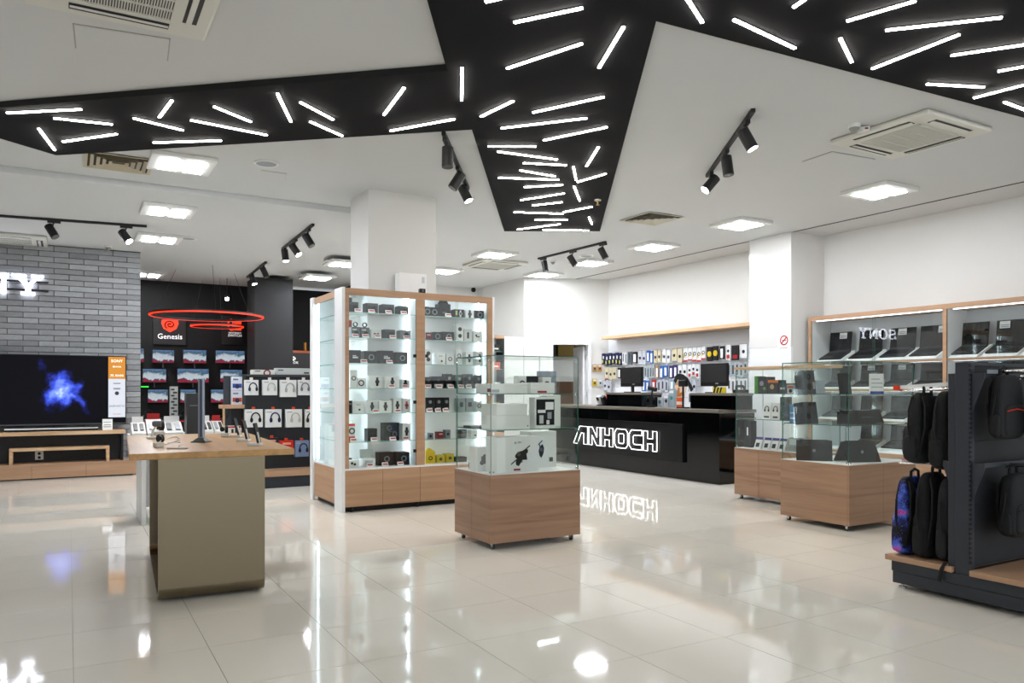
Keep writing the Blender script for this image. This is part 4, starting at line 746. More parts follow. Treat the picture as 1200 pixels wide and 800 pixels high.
# ------------------------------------------------------------------ sales counter
KX, KY0, KY1, KH = 7.95, 7.92, 12.3, 1.06
CTOP = mat('taupe counter laminate', '#6d675d', .4)
def counter():
    T = thing('sales_counter', 'long black gloss sales counter with white outline lettering', 'counter', (KX, KY0, 0)); L = KY1 - KY0
    MB().box(.02, .62, .01, L, 0, .08).obj('plinth', BLACK, T)
    for a, b in ((0, .95), (.95, 2.6), (2.6, L)): MB().box(0, .02, a + .001, b - .001, .005, KH - .05).obj('front_panel', GLOSS, T)
    MB().box(.02, .7, 0, .02, .005, KH - .05).obj('end_panel', GLOSS, T); MB().box(.02, .7, .02, L, .08, KH - .06).obj('carcass', BLACK, T)
    MB().box(-.03, .72, -.02, L, KH - .045, KH).obj('worktop', CTOP, T, bev=.003)
    ys = YX(799.5, KX - .05) - KY0
    pn = MB().box(-.05, -.002, ys, L - .02, .26, .83).obj('sign_panel', mat('black satin panel', '#0a0b0d', .3, spec=.3), T)
    # outline lettering: one closed tube per stroke outline
    X = KX - .075
    cut = {'H': [[(0, 0), (.28, 0), (.28, .36), (.62, .36), (.62, 0), (.9, 0), (.9, 1), (.62, 1), (.62, .62), (.28, .62), (.28, 1), (0, 1)]],
           'O': [[(.16, 0), (.78, 0), (.92, .18), (.92, .82), (.78, 1), (.16, 1), (.02, .82), (.02, .18)], [(.34, .24), (.6, .24), (.66, .32), (.66, .68), (.6, .76), (.34, .76), (.29, .68), (.29, .32)]],
           'C': [[(.18, 0), (.9, 0), (.9, .26), (.36, .26), (.3, .34), (.3, .66), (.36, .74), (.9, .74), (.9, 1), (.18, 1), (.02, .8), (.02, .2)]],
           'N': [[(0, 0), (.26, 0), (.26, .55), (.64, 0), (.92, 0), (.92, 1), (.66, 1), (.66, .45), (.28, 1), (0, 1)]],
           'A': [[(-.12, 0), (.17, 0), (.45, .62), (.64, .62), (.64, 0), (.92, 0), (.92, 1), (.34, 1)]]}
    edges = [674, 690, 704.5, 720, 737, 754, 771.5]
    z0, z1 = .385, .695
    for i, ch in enumerate('ANHOCH'):
        ya, yb = YX(edges[i], X), YX(edges[i + 1], X); g = None
        for pts in cut[ch]:
            P = [(X - KX, ya + (yb - ya) * u - KY0, z0 + (z1 - z0) * v) for u, v in pts]
            o = MB().tube(P, .0065, 6, True).obj('letter_outline', NEON, pn)
counter()
def riser(px0, px1, lab):
    y0, y1 = YX(px0, 8.1), YX(px1, 8.1); T = thing('till_riser', lab, 'till riser', (8.1, y1, KH), 0, 'till risers on the counter'); w_ = y0 - y1
    MB().box(0, .42, 0, w_, 0, .2).obj('body', GLOSS, T); MB().box(-.012, .43, -.01, w_ + .01, .2, .235).obj('top', CTOP, T, bev=.002); return (y0 + y1) / 2
r1 = riser(711, 752, 'left black till riser under the smaller monitor'); r2 = riser(809, 857, 'right black till riser under the larger monitor')
def monitor(px0, px1, h, lab):
    y0, y1 = YX(px0, 8.25), YX(px1, 8.25); w_ = y0 - y1; T = thing('monitor', lab, 'monitor', (8.3, (y0 + y1) / 2, KH + .236), RX)
    z0 = .1
    MB().box(-w_ / 2, w_ / 2, -.02, .02, z0, z0 + h).obj('housing', BLACK, T, bev=.006); MB().box(-w_ / 2 + .02, w_ / 2 - .02, -.023, -.02, z0 + .06, z0 + h - .02).obj('rear_plate', mat('monitor back', '#191a1c', .35), T)
    MB().box(-.03, .03, .005, .03, .01, z0 + .12).obj('neck', BLACK, T); MB().box(-.12, .12, -.08, .1, 0, .014).obj('foot', BLACK, T, bev=.004)
    MB().box(.04, .1, -.024, -.022, z0 + .03, z0 + .05).obj('badge', cm('#9a9ea2'), T)
monitor(725.5, 750.5, .33, 'smaller black monitor on the left till riser'); monitor(819, 850.5, .34, 'larger black monitor on the right till riser')
def small_tools():
    y = YX(762, 8.1); T = thing('barcode_scanner', 'black barcode scanner on a bent stand between the tills', 'scanner', (8.12, y, KH))
    MB().cyl((0, 0, 0), (0, 0, .02), .07, 16).obj('base', BLACK, T); MB().tube([(0, 0, .02), (0, .01, .12), (0, -.02, .22), (0, -.03, .28)], .014, 8).obj('stem', BLACK, T); MB().ob((0, -.03, .3), Vector((.03, 0, 0)), Vector((0, .09, .02)), Vector((0, -.01, .03))).obj('head', BLACK, T, bev=.006)
    y = YX(800.5, 8.08); T = thing('customer_display', 'black customer price display on a thin pole', 'display', (8.08, y, KH))
    MB().box(-.06, .06, -.08, .08, 0, .02).obj('base', BLACK, T); MB().cyl((0, 0, .02), (0, 0, .34), .016, 10).obj('pole', BLACK, T); MB().box(-.03, .03, -.075, .075, .33, .43).obj('head', BLACK, T, bev=.005)
    for i, (px, py) in enumerate(((703, 470), (708, 470))):
        y = YX(px, 8.1); T = thing('card_terminal', ('pale card terminal at the counter\'s far end', 'dark card terminal beside the left till riser')[i], 'card terminal', (8.1, y, KH)); c = (mat('pale terminal', '#b8bcc0', .4), BLACK)[i]
        MB().ob((0, 0, .09), Vector((.03, 0, .02)), Vector((0, .04, 0)), Vector((-.03, 0, .08))).obj('body', c, T, bev=.006); MB().ob((-.05, 0, .12), Vector((.004, 0, .002)), Vector((0, .03, 0)), Vector((-.012, 0, .03))).obj('screen', cm('#202428'), T); MB().box(-.04, .05, -.045, .045, 0, .02).obj('cradle', BLACK, T)
    y = YX(872, 8.2); T = thing('till_phone', 'black desk phone at the back of the right till riser', 'phone', (8.42, 7.97, KH + .236)); MB().box(-.08, .08, -.09, .09, 0, .05).obj('body', BLACK, T, bev=.01); MB().tube([(0, -.08, .06), (-.02, -.06, .1), (-.02, .06, .1), (0, .08, .06)], .02, 8).obj('handset', BLACK, T)
    # cardboard promotion stand with a printed dark-haired figure
    a = onX(786, 476, 8.35); T = thing('promotion_stand', 'orange cardboard stand printed with a dark-haired figure beside the tills', 'promotion stand', (8.35, YX(798, 8.35), KH))
    k = .0129
    def P(px, py): return (0, -(px - 798) * k * 1.15, (476.5 - py) * k)
    def plate(nm, pts, c, x, t=.012): return MB().prism([Vector(P(*p)) + Vector((x, 0, 0)) for p in pts], (t, 0, 0)).obj(nm, cm(c), T)
    plate('backing', [(791, 477), (801, 477), (803, 462), (806, 452), (799, 444), (789, 446), (788, 452), (793, 456)], '#e8d8c8', 0)
    plate('orange_base', [(791.5, 476.8), (800, 476.8), (800, 464), (791.5, 464)], '#e2713a', -.004, .004); plate('white_band', [(791.5, 473), (800, 473), (800, 469), (791.5, 469)], '#f0e0d8', -.006, .002)
    plate('arm_print', [(792, 463), (797, 463), (802, 460), (800, 457), (796, 459), (796, 452), (793, 452)], '#c98c4c', -.004, .004)
    plate('face_print', [(789, 447), (798, 443), (799, 447), (795, 449), (789, 448.5)], '#d8a868', -.004, .004)
    plate('hair_print', [(787, 443), (790, 437), (796, 434.5), (802, 436), (808, 440), (813, 447), (817, 454), (813.5, 457), (809, 449), (803, 443), (798, 443.5), (793, 442), (790, 447)], '#22191a', -.008, .008)
    MB().box(.012, .14, -.05, .05, 0, .012).obj('foot', cm('#d8d0c8'), T)
    y = YX(844, 8.16); T = thing('hazard_box', 'yellow and black striped box under the larger monitor', 'box', (8.11, y, KH + .236), RX)
    MB().box(-.1, .1, 0, .07, 0, .085).obj('body', cm('#d8c82c'), T)
    for i in range(3): MB().prism([(-.09 + i * .06, -.002, 0), (-.06 + i * .06, -.002, 0), (-.03 + i * .06, -.002, .085), (-.06 + i * .06, -.002, .085)], (0, .002, 0)).obj('stripe', cm('#1a1a16'), T)
    for i, (px, z, h, c, ds, cc) in enumerate([(773, 0, .16, '#cfd6da', 'pale blue flyer stack', '#5a8ab0'), (780.5, 0, .2, '#c6cdd4', 'grey ink cartridge box', '#303438'), (787, 0, .3, '#aebcc4', 'tall pale ink box', '#4aa0a0')]):
        xx = 8.42; pack('ink_box', '%s on the counter, %s from left between the tills' % (ds, od(i)), 'box', 'boxes on the counter', (xx, YX(px, xx), KH), .11, .08, h, c, [('d', cc, .5, .5, .03), ('r', '#f0f2f4', .1, .75, .9, .9)], RX)
small_tools()
# ------------------------------------------------------------------ accessory board behind the counter
AX = WXR - .03
ab = thing('accessory_board', 'white slotted accessory board behind the counter', 'accessory board', (WXR - .03, 8.5, 0)); BL = 12.94 - 8.5
MB().box(0, .028, 0, BL, .9, 2.12).obj('board', mat('white board', '#e6e8ec', .35), ab)
mb = MB()
for z in (1.0, 1.2, 1.4, 1.6, 1.8, 2.0): mb.box(-.002, .0, 0, BL, z - .006, z + .006)
mb.obj('slot_line', mat('board slot', '#c2c6ca', .5), ab); MB().box(-.012, .02, 0, BL, 2.12, 2.15).obj('top_trim', WPANEL, ab)
MB().box(0, .029, 0, BL, 2.15, 2.36).obj('upper_panel', mat('pale grey panel', '#d5d8de', .4), ab)
tag(MB().box(9.42, WXR - .001, 8.46, YX(704.5, 9.42), 2.365, 2.425).obj('wall_shelf', OAKL, bev=.003), 'long pale oak shelf on the white wall above the accessories', 'shelf')
def hang(px0, px1, zt, h, col, kind, lab, n, xf=9.70):
    y0, y1 = YX(px0, xf), YX(px1, xf); w_ = (y0 - y1)
    o = pack('hanging_pack', lab, 'pack', 'packs hanging on the accessory board', (xf, (y0 + y1) / 2, zt - h), w_ * .92, .02, h, col, [], RX, bev=0)
    MB().cyl((0, .02, h - .012), (0, .105, h - .012), .004, 6).obj('hook', STEEL, o)
    it = {'s': [('r', '#d8d860', .15, .12, .45, .4), ('r', '#d8dadc', .4, .5, .8, .75)], 'b': [('d', '#202428', .5, .45, min(.03, w_ * .3))], 'a': [('o', '#202224', .5, .55, min(.035, w_ * .4)), ('r', '#d8c040', .1, .3, .4, .6), ('r', '#c04040', 0, 0, 1, .12)],
          'w': [('r', '#f0f2f4', .25, .1, .75, .8)], 'y': [('d', '#d8c020', .5, .5, .05), ('r', '#202020', .1, .8, .9, .95)], 'r': [('r', '#b83038', .2, .1, .8, .35), ('d', '#303438', .5, .6, .025)], 'n': [('r', '#50565c', .3, .15, .7, .85)]}[kind]
    decor(o, w_, h, it)
NAMES_C = {'#2a2f5e': 'navy', '#e4e6e8': 'white', '#6f7680': 'grey', '#1c1c1e': 'black', '#c8ccd4': 'pale grey', '#4a7ab8': 'blue', '#cfc8b0': 'beige', '#b89a70': 'tan', '#4a4478': 'violet', '#b84040': 'red', '#9fb4c4': 'pale blue', '#c8b030': 'yellow', '#b8c0c4': 'silver'}
ROWS = [(2.1, .25, [(705, 6, '#2a2f5e', 's', 4), (729, 2, '#e4e6e8', 'n', 3), (735.5, 1, '#6f7680', 'n', 5), (741, 1, '#1c1c1e', 'w', 6), (748, 2, '#c8ccd4', 'b', 4.5), (757.5, 2, '#4a7ab8', 'w', 4), (766, 2, '#cfc8b0', 'b', 4.5), (776, 2, '#e4e6e8', 'b', 5), (787, 2, '#cfc8b0', 'b', 6.5), (801, 5, '#e4e6e8', 'a', 5.2), (828, 2, '#1c1c1e', 'y', 7), (843, 1, '#1c1c1e', 'w', 6), (850.5, 1, '#e4e6e8', 'r', 6), (857, 1, '#1c1c1e', 'r', 9), (867, 1, '#e4e6e8', 'b', 9), (877, 1, '#c8ccd4', 'b', 6)]),
        (1.8, .24, [(709, 3, '#cfc8b0', 'b', 4.5), (723.5, 2, '#1c1c1e', 'w', 4.5), (752, 5, '#b8c0c4', 'n', 3), (768, 1, '#b89a70', 'w', 4), (772.5, 2, '#4a7ab8', 'w', 5), (784, 2, '#4a4478', 'w', 5), (795, 2, '#e4e6e8', 'b', 5), (806, 3, '#e4e6e8', 'r', 4.5), (852, 5, '#b8c0c4', 'n', 4.8), (877, 1, '#e4e6e8', 'b', 5)]),
        (1.53, .22, [(695.5, 2, '#cfc8b0', 'b', 5), (707, 2, '#c8ccd4', 'b', 4.5), (752, 2, '#4a7ab8', 'w', 4.5), (763.5, 1, '#b84040', 'w', 5), (770, 3, '#c8ccd4', 'n', 4.5), (785, 2, '#9fb4c4', 'w', 5), (806, 2, '#c8ccd4', 'b', 5), (852, 5, '#e4e6e8', 'n', 4.8)]),
        (1.29, .2, [(696, 1, '#c8b030', 'b', 5), (703, 1, '#e4e6e8', 'b', 4.5), (710, 1, '#b84040', 'w', 5), (755, 3, '#9fb4c4', 'n', 4.5), (771, 4, '#c8ccd4', 'b', 5), (806, 2, '#e4e6e8', 'n', 5), (862, 3, '#b8c0c4', 'r', 5)])]
for r, (zt, h, segs) in enumerate(ROWS):
    n = 0
    for (px, cnt, col, kind, wd) in segs:
        for i in range(cnt):
            if px + i * wd < 704: continue
            hang(px + i * wd, px + (i + 1) * wd - .4, zt - .01 * (n % 2), h * (1 if n % 3 else .9), col, kind, '%s accessory pack, %s from left in the board\'s %s row' % (NAMES_C[col], od(n), ['top', 'second', 'third', 'bottom'][r]), n); n += 1
# small packs on the slanted wall beside the board
for i, (px, z, c, cn) in enumerate([(696, 1.72, '#b89a70', 'tan'), (702, 1.72, '#c8a060', 'ochre'), (696, 1.42, '#c8b030', 'yellow'), (702.5, 1.42, '#d0d4d8', 'pale'), (711, 1.42, '#b83038', 'red')]):
    s = onA(min(px, 711)); q = along(s, .06, z); o = MB().box(-.045, .045, 0, .02, 0, .15).obj('hanging_pack', cm(c), None, q, math.atan2(AD.y, AD.x) + math.pi)
    tag(o, '%s accessory pack hanging beside the doorway, %s of five' % (cn, od(i)), 'pack', 'packs hanging beside the doorway'); decor(o, .09, .15, [('d', '#30343a', .5, .4, .02), ('r', '#e8e8e8', .1, .7, .9, .9)]); MB().cyl((0, .02, .14), (0, .06, .14), .004, 6).obj('hook', STEEL, o)
# ------------------------------------------------------------------ laptop cabinet on the right wall
LX, LY1, LY0 = 9.38, 7.57, 3.0
LS = [.53, .925, 1.355, 1.735]
def laptop_cabinet():
    T = thing('laptop_cabinet', 'oak wall cabinet with glass doors and rows of open laptops', 'cabinet', (LX, LY0, 0)); D = WXR - LX - .002; L = LY1 - LY0
    ym = YX(1107, LX) - LY0; top = 2.405; yj = YX(1023, LX) - LY0
    for a, b in ((0, 1.05), (1.05, ym), (ym, (ym + L) / 2), ((ym + L) / 2, L)): MB().box(-.1, -.08, a + .002, b - .002, .06, LS[0] - .02).obj('door', OAK, T)
    MB().box(-.06, D, 0, L, 0, .06).obj('plinth', BLACK, T); MB().box(-.08, D, 0, L, .06, LS[0] - .02).obj('base_carcass', BLACK, T); MB().box(-.1, D, 0, L, LS[0] - .02, LS[0]).obj('display_floor', WPRT, T)
    for a in (0, ym - .02, L - .045): MB().box(0, .03, a, a + .045, LS[0], top - .06).obj('upright', OAK, T); MB().box(.03, D, a, a + .045, LS[0], top - .06).obj('lining', WPANEL, T)
    MB().box(-.004, D, 0, L, top - .06, top).obj('top_board', OAK, T); MB().box(D - .012, D, .045, L - .045, LS[0], top - .06).obj('back_panel', mat('cabinet back', '#d5d9df', .5), T)
    for a, b in ((.046, ym - .021), (ym + .026, L - .046)):
        for z in LS[1:]: MB().box(.04, .06, a, b, z - .035, z).obj('shelf_edge', OAK, T); MB().box(.06, D - .013, a, b, z - .03, z).obj('shelf', WPANEL, T)
        MB().box(.06, .075, a + .05, b - .05, top - .07, top - .062).obj('light_strip', mat('cabinet strip led', '#ffffff', .5, emis=3.0, ecol='#e4f0ff'), T)
        for z in LS[1:]: MB().box(.063, .073, a + .05, b - .05, z - .036, z - .0305).obj('light_strip', mat('shelf strip led', '#ffffff', .5, emis=2.5, ecol='#e4f0ff'), T)
    pane('glass_door', T, .01, .016, yj - .02, L - .048, LS[0] + .003, top - .064); pane('glass_door', T, .022, .028, ym + .028, yj + .02, LS[0] + .003, top - .064)
    pane('glass_door', T, .01, .016, 1.05, ym - .022, LS[0] + .003, top - .064); pane('glass_door', T, .022, .028, .048, 1.09, LS[0] + .003, top - .064)
laptop_cabinet()
SLB = mat('laptop black', '#0d0e10', .4, spec=.3); SCRO = mat('laptop screen off', '#08090b', .2, spec=.2); KEYS = mat('keyboard', '#121316', .6, spec=.2); GRP = mat('laptop graphite', '#1b1c20', .4, metal=.3)
def mk_laptop(m, name='laptop'):
    """open laptop on a sloping white stand; front looks to local -y"""
    w_, d = .335, .235; s = R(24); up = Vector((0, -math.sin(s), math.cos(s)))
    pr = {}
    pr['base'] = MB().ob((0, -.0, .089), (w_ / 2, 0, 0), Vector((0, math.cos(s) * d / 2, math.sin(s) * d / 2)), up * .008).mesh('base', m, bev=.002)
    pr['keyboard'] = MB().ob(Vector((0, .02, .098)) + up * .0085, (w_ * .43, 0, 0), Vector((0, math.cos(s) * .055, math.sin(s) * .055)), up * .001).mesh('keyboard', KEYS)
    pr['touchpad'] = MB().ob(Vector((0, -.072, .057)) + up * .0085, (.05, 0, 0), Vector((0, math.cos(s) * .03, math.sin(s) * .03)), up * .001).mesh('touchpad', mat('touchpad', '#1a1b1f', .4))
    hy, hz = math.cos(s) * d / 2, .089 + math.sin(s) * d / 2 + .006; t = R(7); lv = Vector((0, math.sin(t), math.cos(t))); ln = Vector((0, math.cos(t), -math.sin(t)))
    pr['screen_lid'] = MB().ob(Vector((0, hy, hz)) + lv * .125, (w_ / 2, 0, 0), ln * .005, lv * .125).mesh('screen_lid', m, bev=.002)
    pr['display'] = MB().ob(Vector((0, hy, hz)) + lv * .128 - ln * .006, (w_ / 2 - .008, 0, 0), ln * .001, lv * .113).mesh('display', SCRO)
    return pr
LM = [mk_laptop(SLB), mk_laptop(GRP)]
STAND = MB().prism([(-.19, -.17, 0), (-.19, .16, 0), (-.19, .16, .151), (-.19, -.17, .004)], (.38, 0, 0)).mesh('laptop_stand', WPRT)
SHEET = MB().box(-.055, .055, -.002, 0, 0, .075).mesh('price_sheet', PAPER); SHT = MB().box(-.045, .045, -.0032, -.002, .012, .02).box(-.045, .045, -.0032, -.002, .03, .038).mesh('print_line', cm('#a0a8c0'))
def laptop(y, z, k, lab, tagx=None):
    st = put('laptop_stand', STAND, None, (LX + .22, y, z), RX); st.scale = SCL = (1.08, 1.1, 1.14) if z > 1.7 else (1, 1, .85); tag(st, 'sloping white stand under the ' + lab[1], 'stand', 'laptop stands in the wall cabinet')
    T = thing('laptop', lab[0], 'laptop', (LX + .22, y, z + .0005), RX, 'open laptops in the wall cabinet')
    T.scale = SCL
    for n, me in LM[k].items():
        if n == 'display': put(n, me, lid)
        else:
            o = put(n, me, T, (0, 0, 0))
            if n == 'screen_lid': lid = o
    if tagx is not None:
        p = put('price_sheet', SHEET, T, (tagx, .108, .305)); p.rotation_euler = (R(-7), 0, 0); put('print_line', SHT, p)
rows = [(LS[3], [(977, 1, .05), (1012.5, 0, .1), (1050, 1, 0), (1086, 0, .12), (1133, 1, None), (1178, 0, -.07), (1226, 1, .05)], 'top'), (LS[2], [(979, 0, None), (1014, 1, .0), (1050, 0, 0), (1086, 1, None), (1133, 0, 0), (1178, 1, None)], 'second'),
        (LS[1], [(979, 1, None), (1014, 0, None), (1050, 1, None), (1086, 0, None), (1133, 1, None)], 'third'), (LS[0], [(1014, 0, None), (1050, 1, None), (1086, 0, None)], 'bottom')]
for z, L, rn in rows:
    for i, (px, k, tx) in enumerate(L):
        if rn == 'second' and i == 0: k = 1
        y = YX(px, LX + .2); c = ('black', 'graphite')[k]
        laptop(y, z, k, ('%s open laptop, %s from left on the wall cabinet\'s %s shelf' % (c, od(i), rn), '%s laptop from left on the cabinet\'s %s shelf' % (od(i), rn)), tx)
# ------------------------------------------------------------------ small glass cabinet by the partition
def small_cab():
    x0, x1 = 6.85, XY(591, 13.3); T = thing('glass_cabinet', 'narrow oak framed glass cabinet beside the low partition', 'cabinet', (x0, 13.3, 0)); w_ = x1 - x0; h = 2.42
    MB().box(0, w_, 0, .3, h - .06, h).obj('top_board', OAK, T); MB().box(0, w_, 0, .3, .05, .5).obj('base', OAK, T); MB().box(.02, w_ - .02, .02, .28, 0, .05).obj('plinth', BLACK, T)
    for x in (0, w_ - .03): MB().box(x, x + .03, 0, .3, .5, h - .06).obj('post', BLACK, T)
    MB().box(.03, w_ - .03, .28, .3, .5, h - .06).obj('back_panel', mat('blue grey back', '#8fa3a8', .5), T); pane('glass_door', T, .032, w_ - .032, .005, .011, .502, h - .062, GEDGEL)
    for z in (.95, 1.35, 1.75, 2.1): pane('shelf', T, .032, w_ - .032, .02, .275, z - .007, z, GEDGEL)
    for i, (z, c, n) in enumerate(((2.1, '#2c3a38', 'dark'), (1.75, '#e07048', 'orange'), (1.35, '#d8dcd8', 'white'), (.95, '#c8b848', 'yellow'))):
        pack('gadget_box', '%s box on the narrow glass cabinet\'s %s shelf' % (n, SHN[i]), 'box', 'boxes in the narrow glass cabinet', (x1 - .16, 13.36, z), .2, .1, .14, c, [('r', '#f0f0f0', .2, .3, .8, .5)])
small_cab()
# ------------------------------------------------------------------ backpack rack
FAB = mat('black fabric', '#0f1012', .9, bump=.35, nscale=120, noise=.2); FAB2 = mat('charcoal fabric', '#16181b', .85, bump=.3, nscale=90, noise=.15); STRAP = mat('webbing', '#0a0b0c', .8)
def galaxy():
    m = mat('galaxy fabric', '#20245a', .8); nt = m.node_tree; b = nt.nodes['Principled BSDF']; tc = nt.nodes.new('ShaderNodeTexCoord')
    n = nt.nodes.new('ShaderNodeTexNoise'); n.inputs['Scale'].default_value = 9; n.inputs['Detail'].default_value = 6; r = nt.nodes.new('ShaderNodeValToRGB'); e = r.color_ramp.elements
    e[0].position = .36; e[0].color = lin('#0a0a1a'); e[1].position = .68; e[1].color = lin('#d83aa8')
    for p, c in ((.45, '#20266a'), (.52, '#3c58c0'), (.6, '#6878d8')): x = e.new(p); x.color = lin(c)
    v = nt.nodes.new('ShaderNodeTexVoronoi'); v.inputs['Scale'].default_value = 70; gt = nt.nodes.new('ShaderNodeMath'); gt.operation = 'LESS_THAN'; gt.inputs[1].default_value = .12
    mx = nt.nodes.new('ShaderNodeMix'); mx.data_type = 'RGBA'; mx.inputs[7].default_value = lin('#d8dcf0')
    nt.links.new(tc.outputs['Object'], n.inputs['Vector']); nt.links.new(tc.outputs['Object'], v.inputs['Vector']); nt.links.new(n.outputs['Fac'], r.inputs[0]); nt.links.new(v.outputs['Distance'], gt.inputs[0])
    nt.links.new(gt.outputs[0], mx.inputs[0]); nt.links.new(r.outputs[0], mx.inputs[6]); nt.links.new(mx.outputs[2], b.inputs['Base Color']); return m
GAL = galaxy()
def backpack(lab, loc, w_, d, h, rotz, m=None, zipc=None, badge=None, tp=.16, nm='backpack'):
    m = m or FAB; T = thing(nm, lab, 'backpack', loc, rotz, 'backpacks on the dark rack')
    MB().blob((0, 0, h * .5), (w_, d, h), .42, 28, 18, taper=tp, sag=.25).obj('body', m, T, smooth=True)
    pk = MB().blob((0, -d * .45, h * .3), (w_ * .8, d * .5, h * .48), .45, 22, 12, taper=.08).obj('front_pocket', m, T, smooth=True)
    MB().tube([(-w_ * .34, -d * .66, h * .44), (0, -d * .7, h * .47), (w_ * .34, -d * .66, h * .44)], .004, 6).obj('zip', zipc or STRAP, pk)
    MB().tube([(-w_ * .44, -d * .1, h * .45), (-w_ * .42, -d * .14, h * .75), (-w_ * .3, -d * .16, h * .93), (0, -d * .18, h * .985), (w_ * .3, -d * .16, h * .93), (w_ * .42, -d * .14, h * .75), (w_ * .44, -d * .1, h * .45)], .005, 6).obj('main_zip', STRAP, T)
    MB().tube([(-.045, d * .25, h * .96), (-.04, d * .25, h + .035), (0, d * .25, h + .05), (.04, d * .25, h + .035), (.045, d * .25, h * .96)], .01, 8).obj('handle', STRAP, T)
    for s in (-1, 1):
        pts = [(s * w_ * .2, d * .4, h * .94), (s * w_ * .24, d * .62, h * .8), (s * w_ * .28, d * .68, h * .5), (s * w_ * .33, d * .5, h * .2), (s * w_ * .36, d * .38, h * .1)]
        mb = MB()
        for a, b in zip(pts, pts[1:]):
            a, b = Vector(a), Vector(b); c = (a + b) / 2; u = (b - a) / 2; x = Vector((.026, 0, 0)); n_ = u.cross(x).normalized() * .007; mb.ob(c, u * 1.08, x, n_)
        mb.obj('shoulder_strap', STRAP, T, bev=.003)
        MB().tube([(s * w_ * .47, -d * .05, h * .72), (s * w_ * .52, 0, h * .5), (s * w_ * .5, .02, h * .22)], .006, 6).obj('side_strap', STRAP, T)
    for s in (-1, 1): MB().blob((s * w_ * .44, 0, h * .22), (w_ * .16, d * .75, h * .34), .5, 16, 10).obj('side_pocket', m, T, smooth=True)
    if badge: MB().cyl((w_ * .2, -d * .69, h * .3), (w_ * .2, -d * .72, h * .3), .014, 14).obj('badge', cm(badge), pk)
    return T
def rack():
    X0, X1 = 4.87, 6.7; T = thing('backpack_rack', 'anthracite two-sided steel rack with oak decks for backpacks', 'rack', (X0, 2.77, 0)); L = X1 - X0
    MB().box(.005, L, -.475, .475, .035, .115).box(0, L, -.48, .48, .115, .185).obj('base_plinth', DKGREY, T, bev=.003)
    for y0, y1 in ((.055, .515), (-.515, -.055)): MB().box(-.02, L, y0, y1, .187, .222).obj('deck_board', OAKD if 0 else OAK, T, bev=.002)
    up = MB().box(0, .05, -.05, .045, .186, 1.52).obj('upright', DKGREY, T, bev=.003)
    mb = MB()
    for i in range(42): mb.box(-.001, .02, -.051, -.043, .26 + i * .03, .277 + i * .03)
    tag(mb.obj('slot_row', BLACK, up), kind='stuff')
    MB().box(.01, .04, .046, .095, .222, 1.45).obj('side_upright', DKGREY, T, bev=.002); MB().box(L - .05, L, -.05, .045, .186, 1.52).obj('upright', DKGREY, T)
    for z0, z1 in ((.225, .62), (.622, 1.02), (1.022, 1.5)): MB().box(.05, L - .05, -.02, .02, z0, z1).obj('back_panel', PEGD, T)
    MB().box(.05, L - .05, -.035, .03, 1.5, 1.52).obj('top_rail', DKGREY, T)
    for (x, y) in ((.05, .43), (.05, -.43), (L - .06, .43), (L - .06, -.43)): MB().cyl((x, y, 0), (x, y, .012), .026, 14).cyl((x, y, .012), (x, y, .04), .008, 8).obj('levelling_foot', STEEL, T)
    # brackets, hang rails and prongs
    for s, z in ((1, .84), (-1, .84), (-1, 1.4)):
        MB().prism([(.012, s * .05, z), (.012, s * .05, z - .2), (.012, s * .13, z + .02), (.012, s * .13, z + .05), (.012, s * .05, z + .05)], (.012, 0, 0)).obj('bracket', DKGREY, T)
    for z in (.86, 1.42): MB().box(.03, L - .1, -.1, -.08, z, z + .03).obj('hang_rail', DKGREY, T)
    for x in (.14, .3):
        pr = MB().cyl((x, .03, 1.36), (x, .5, 1.335), .006, 8).cyl((x, .5, 1.335), (x, .52, 1.35), .006, 8).obj('prong', STEEL, T)
    MB().ob((.14, .33, 1.375), (.004, 0, 0), (0, .19, -.012), (0, 0, .012)).obj('label_strip', WPRT, T); MB().ob((.14, .525, 1.36), (.022, 0, 0), (0, .02, 0), (0, 0, .016)).obj('orange_tip', cm('#e2562a'), T)
    for x in (.12, .3): MB().cyl((x, .03, .86), (x, .5, .84), .006, 8).obj('prong', STEEL, T)
    MB().ob((.12, .4, .872), (.004, 0, 0), (0, .08, -.004), (0, 0, .012)).obj('label_strip', cm('#c8a0a0'), T)
    for x, z in ((.22, 1.45), (.45, 1.42), (.33, .86), (.75, .86)): MB().tube([(x, -.1, z - .015), (x, -.12, z + .01), (x, -.3, z + .015), (x, -.33, z + .03)], .012, 8).obj('prong', STEEL, T)
    MB().ob((.16, -.12, 1.46), (.1, 0, 0), (0, .002, 0), (0, 0, .012)).obj('label_strip', cm('#9aa0a6'), T)
rack()
backpack('black backpack hanging next to the rack upright, yellow badge on it', (5.06, 2.955, .82), .34, .125, .52, math.pi, FAB, badge='#b8b040', tp=.3)
backpack('black backpack hanging outermost on the rack\'s upper prong', (5.05, 3.135, .85), .33, .12, .48, math.pi, FAB2, tp=.4)
backpack('blue galaxy print backpack on the rack\'s lower deck', (5.04, 3.215, .223), .34, .1, .53, math.pi, GAL, tp=.3)
backpack('black backpack on the lower deck right beside the galaxy backpack', (5.05, 3.07, .223), .35, .1, .57, math.pi, FAB, tp=.28)
backpack('charcoal backpack standing against the rack upright on the lower deck', (5.07, 2.925, .223), .34, .1, .55, math.pi, FAB2)
backpack('black laptop bag with orange zip on the rack\'s upper rail', (5.1, 2.62, 1.04), .3, .085, .4, 0, FAB2, zipc=cm('#d8482a'), nm='laptop_bag')
backpack('black backpack hanging before the orange zipped bag', (5.3, 2.47, .98), .3, .12, .4, 0, FAB)
backpack('dark backpack on the rack\'s lower rail above the deck', (5.2, 2.61, .42), .3, .1, .4, 0, FAB2); backpack('black backpack at the lower rail\'s far end', (5.62, 2.6, .4), .32, .1, .42, 0, FAB)
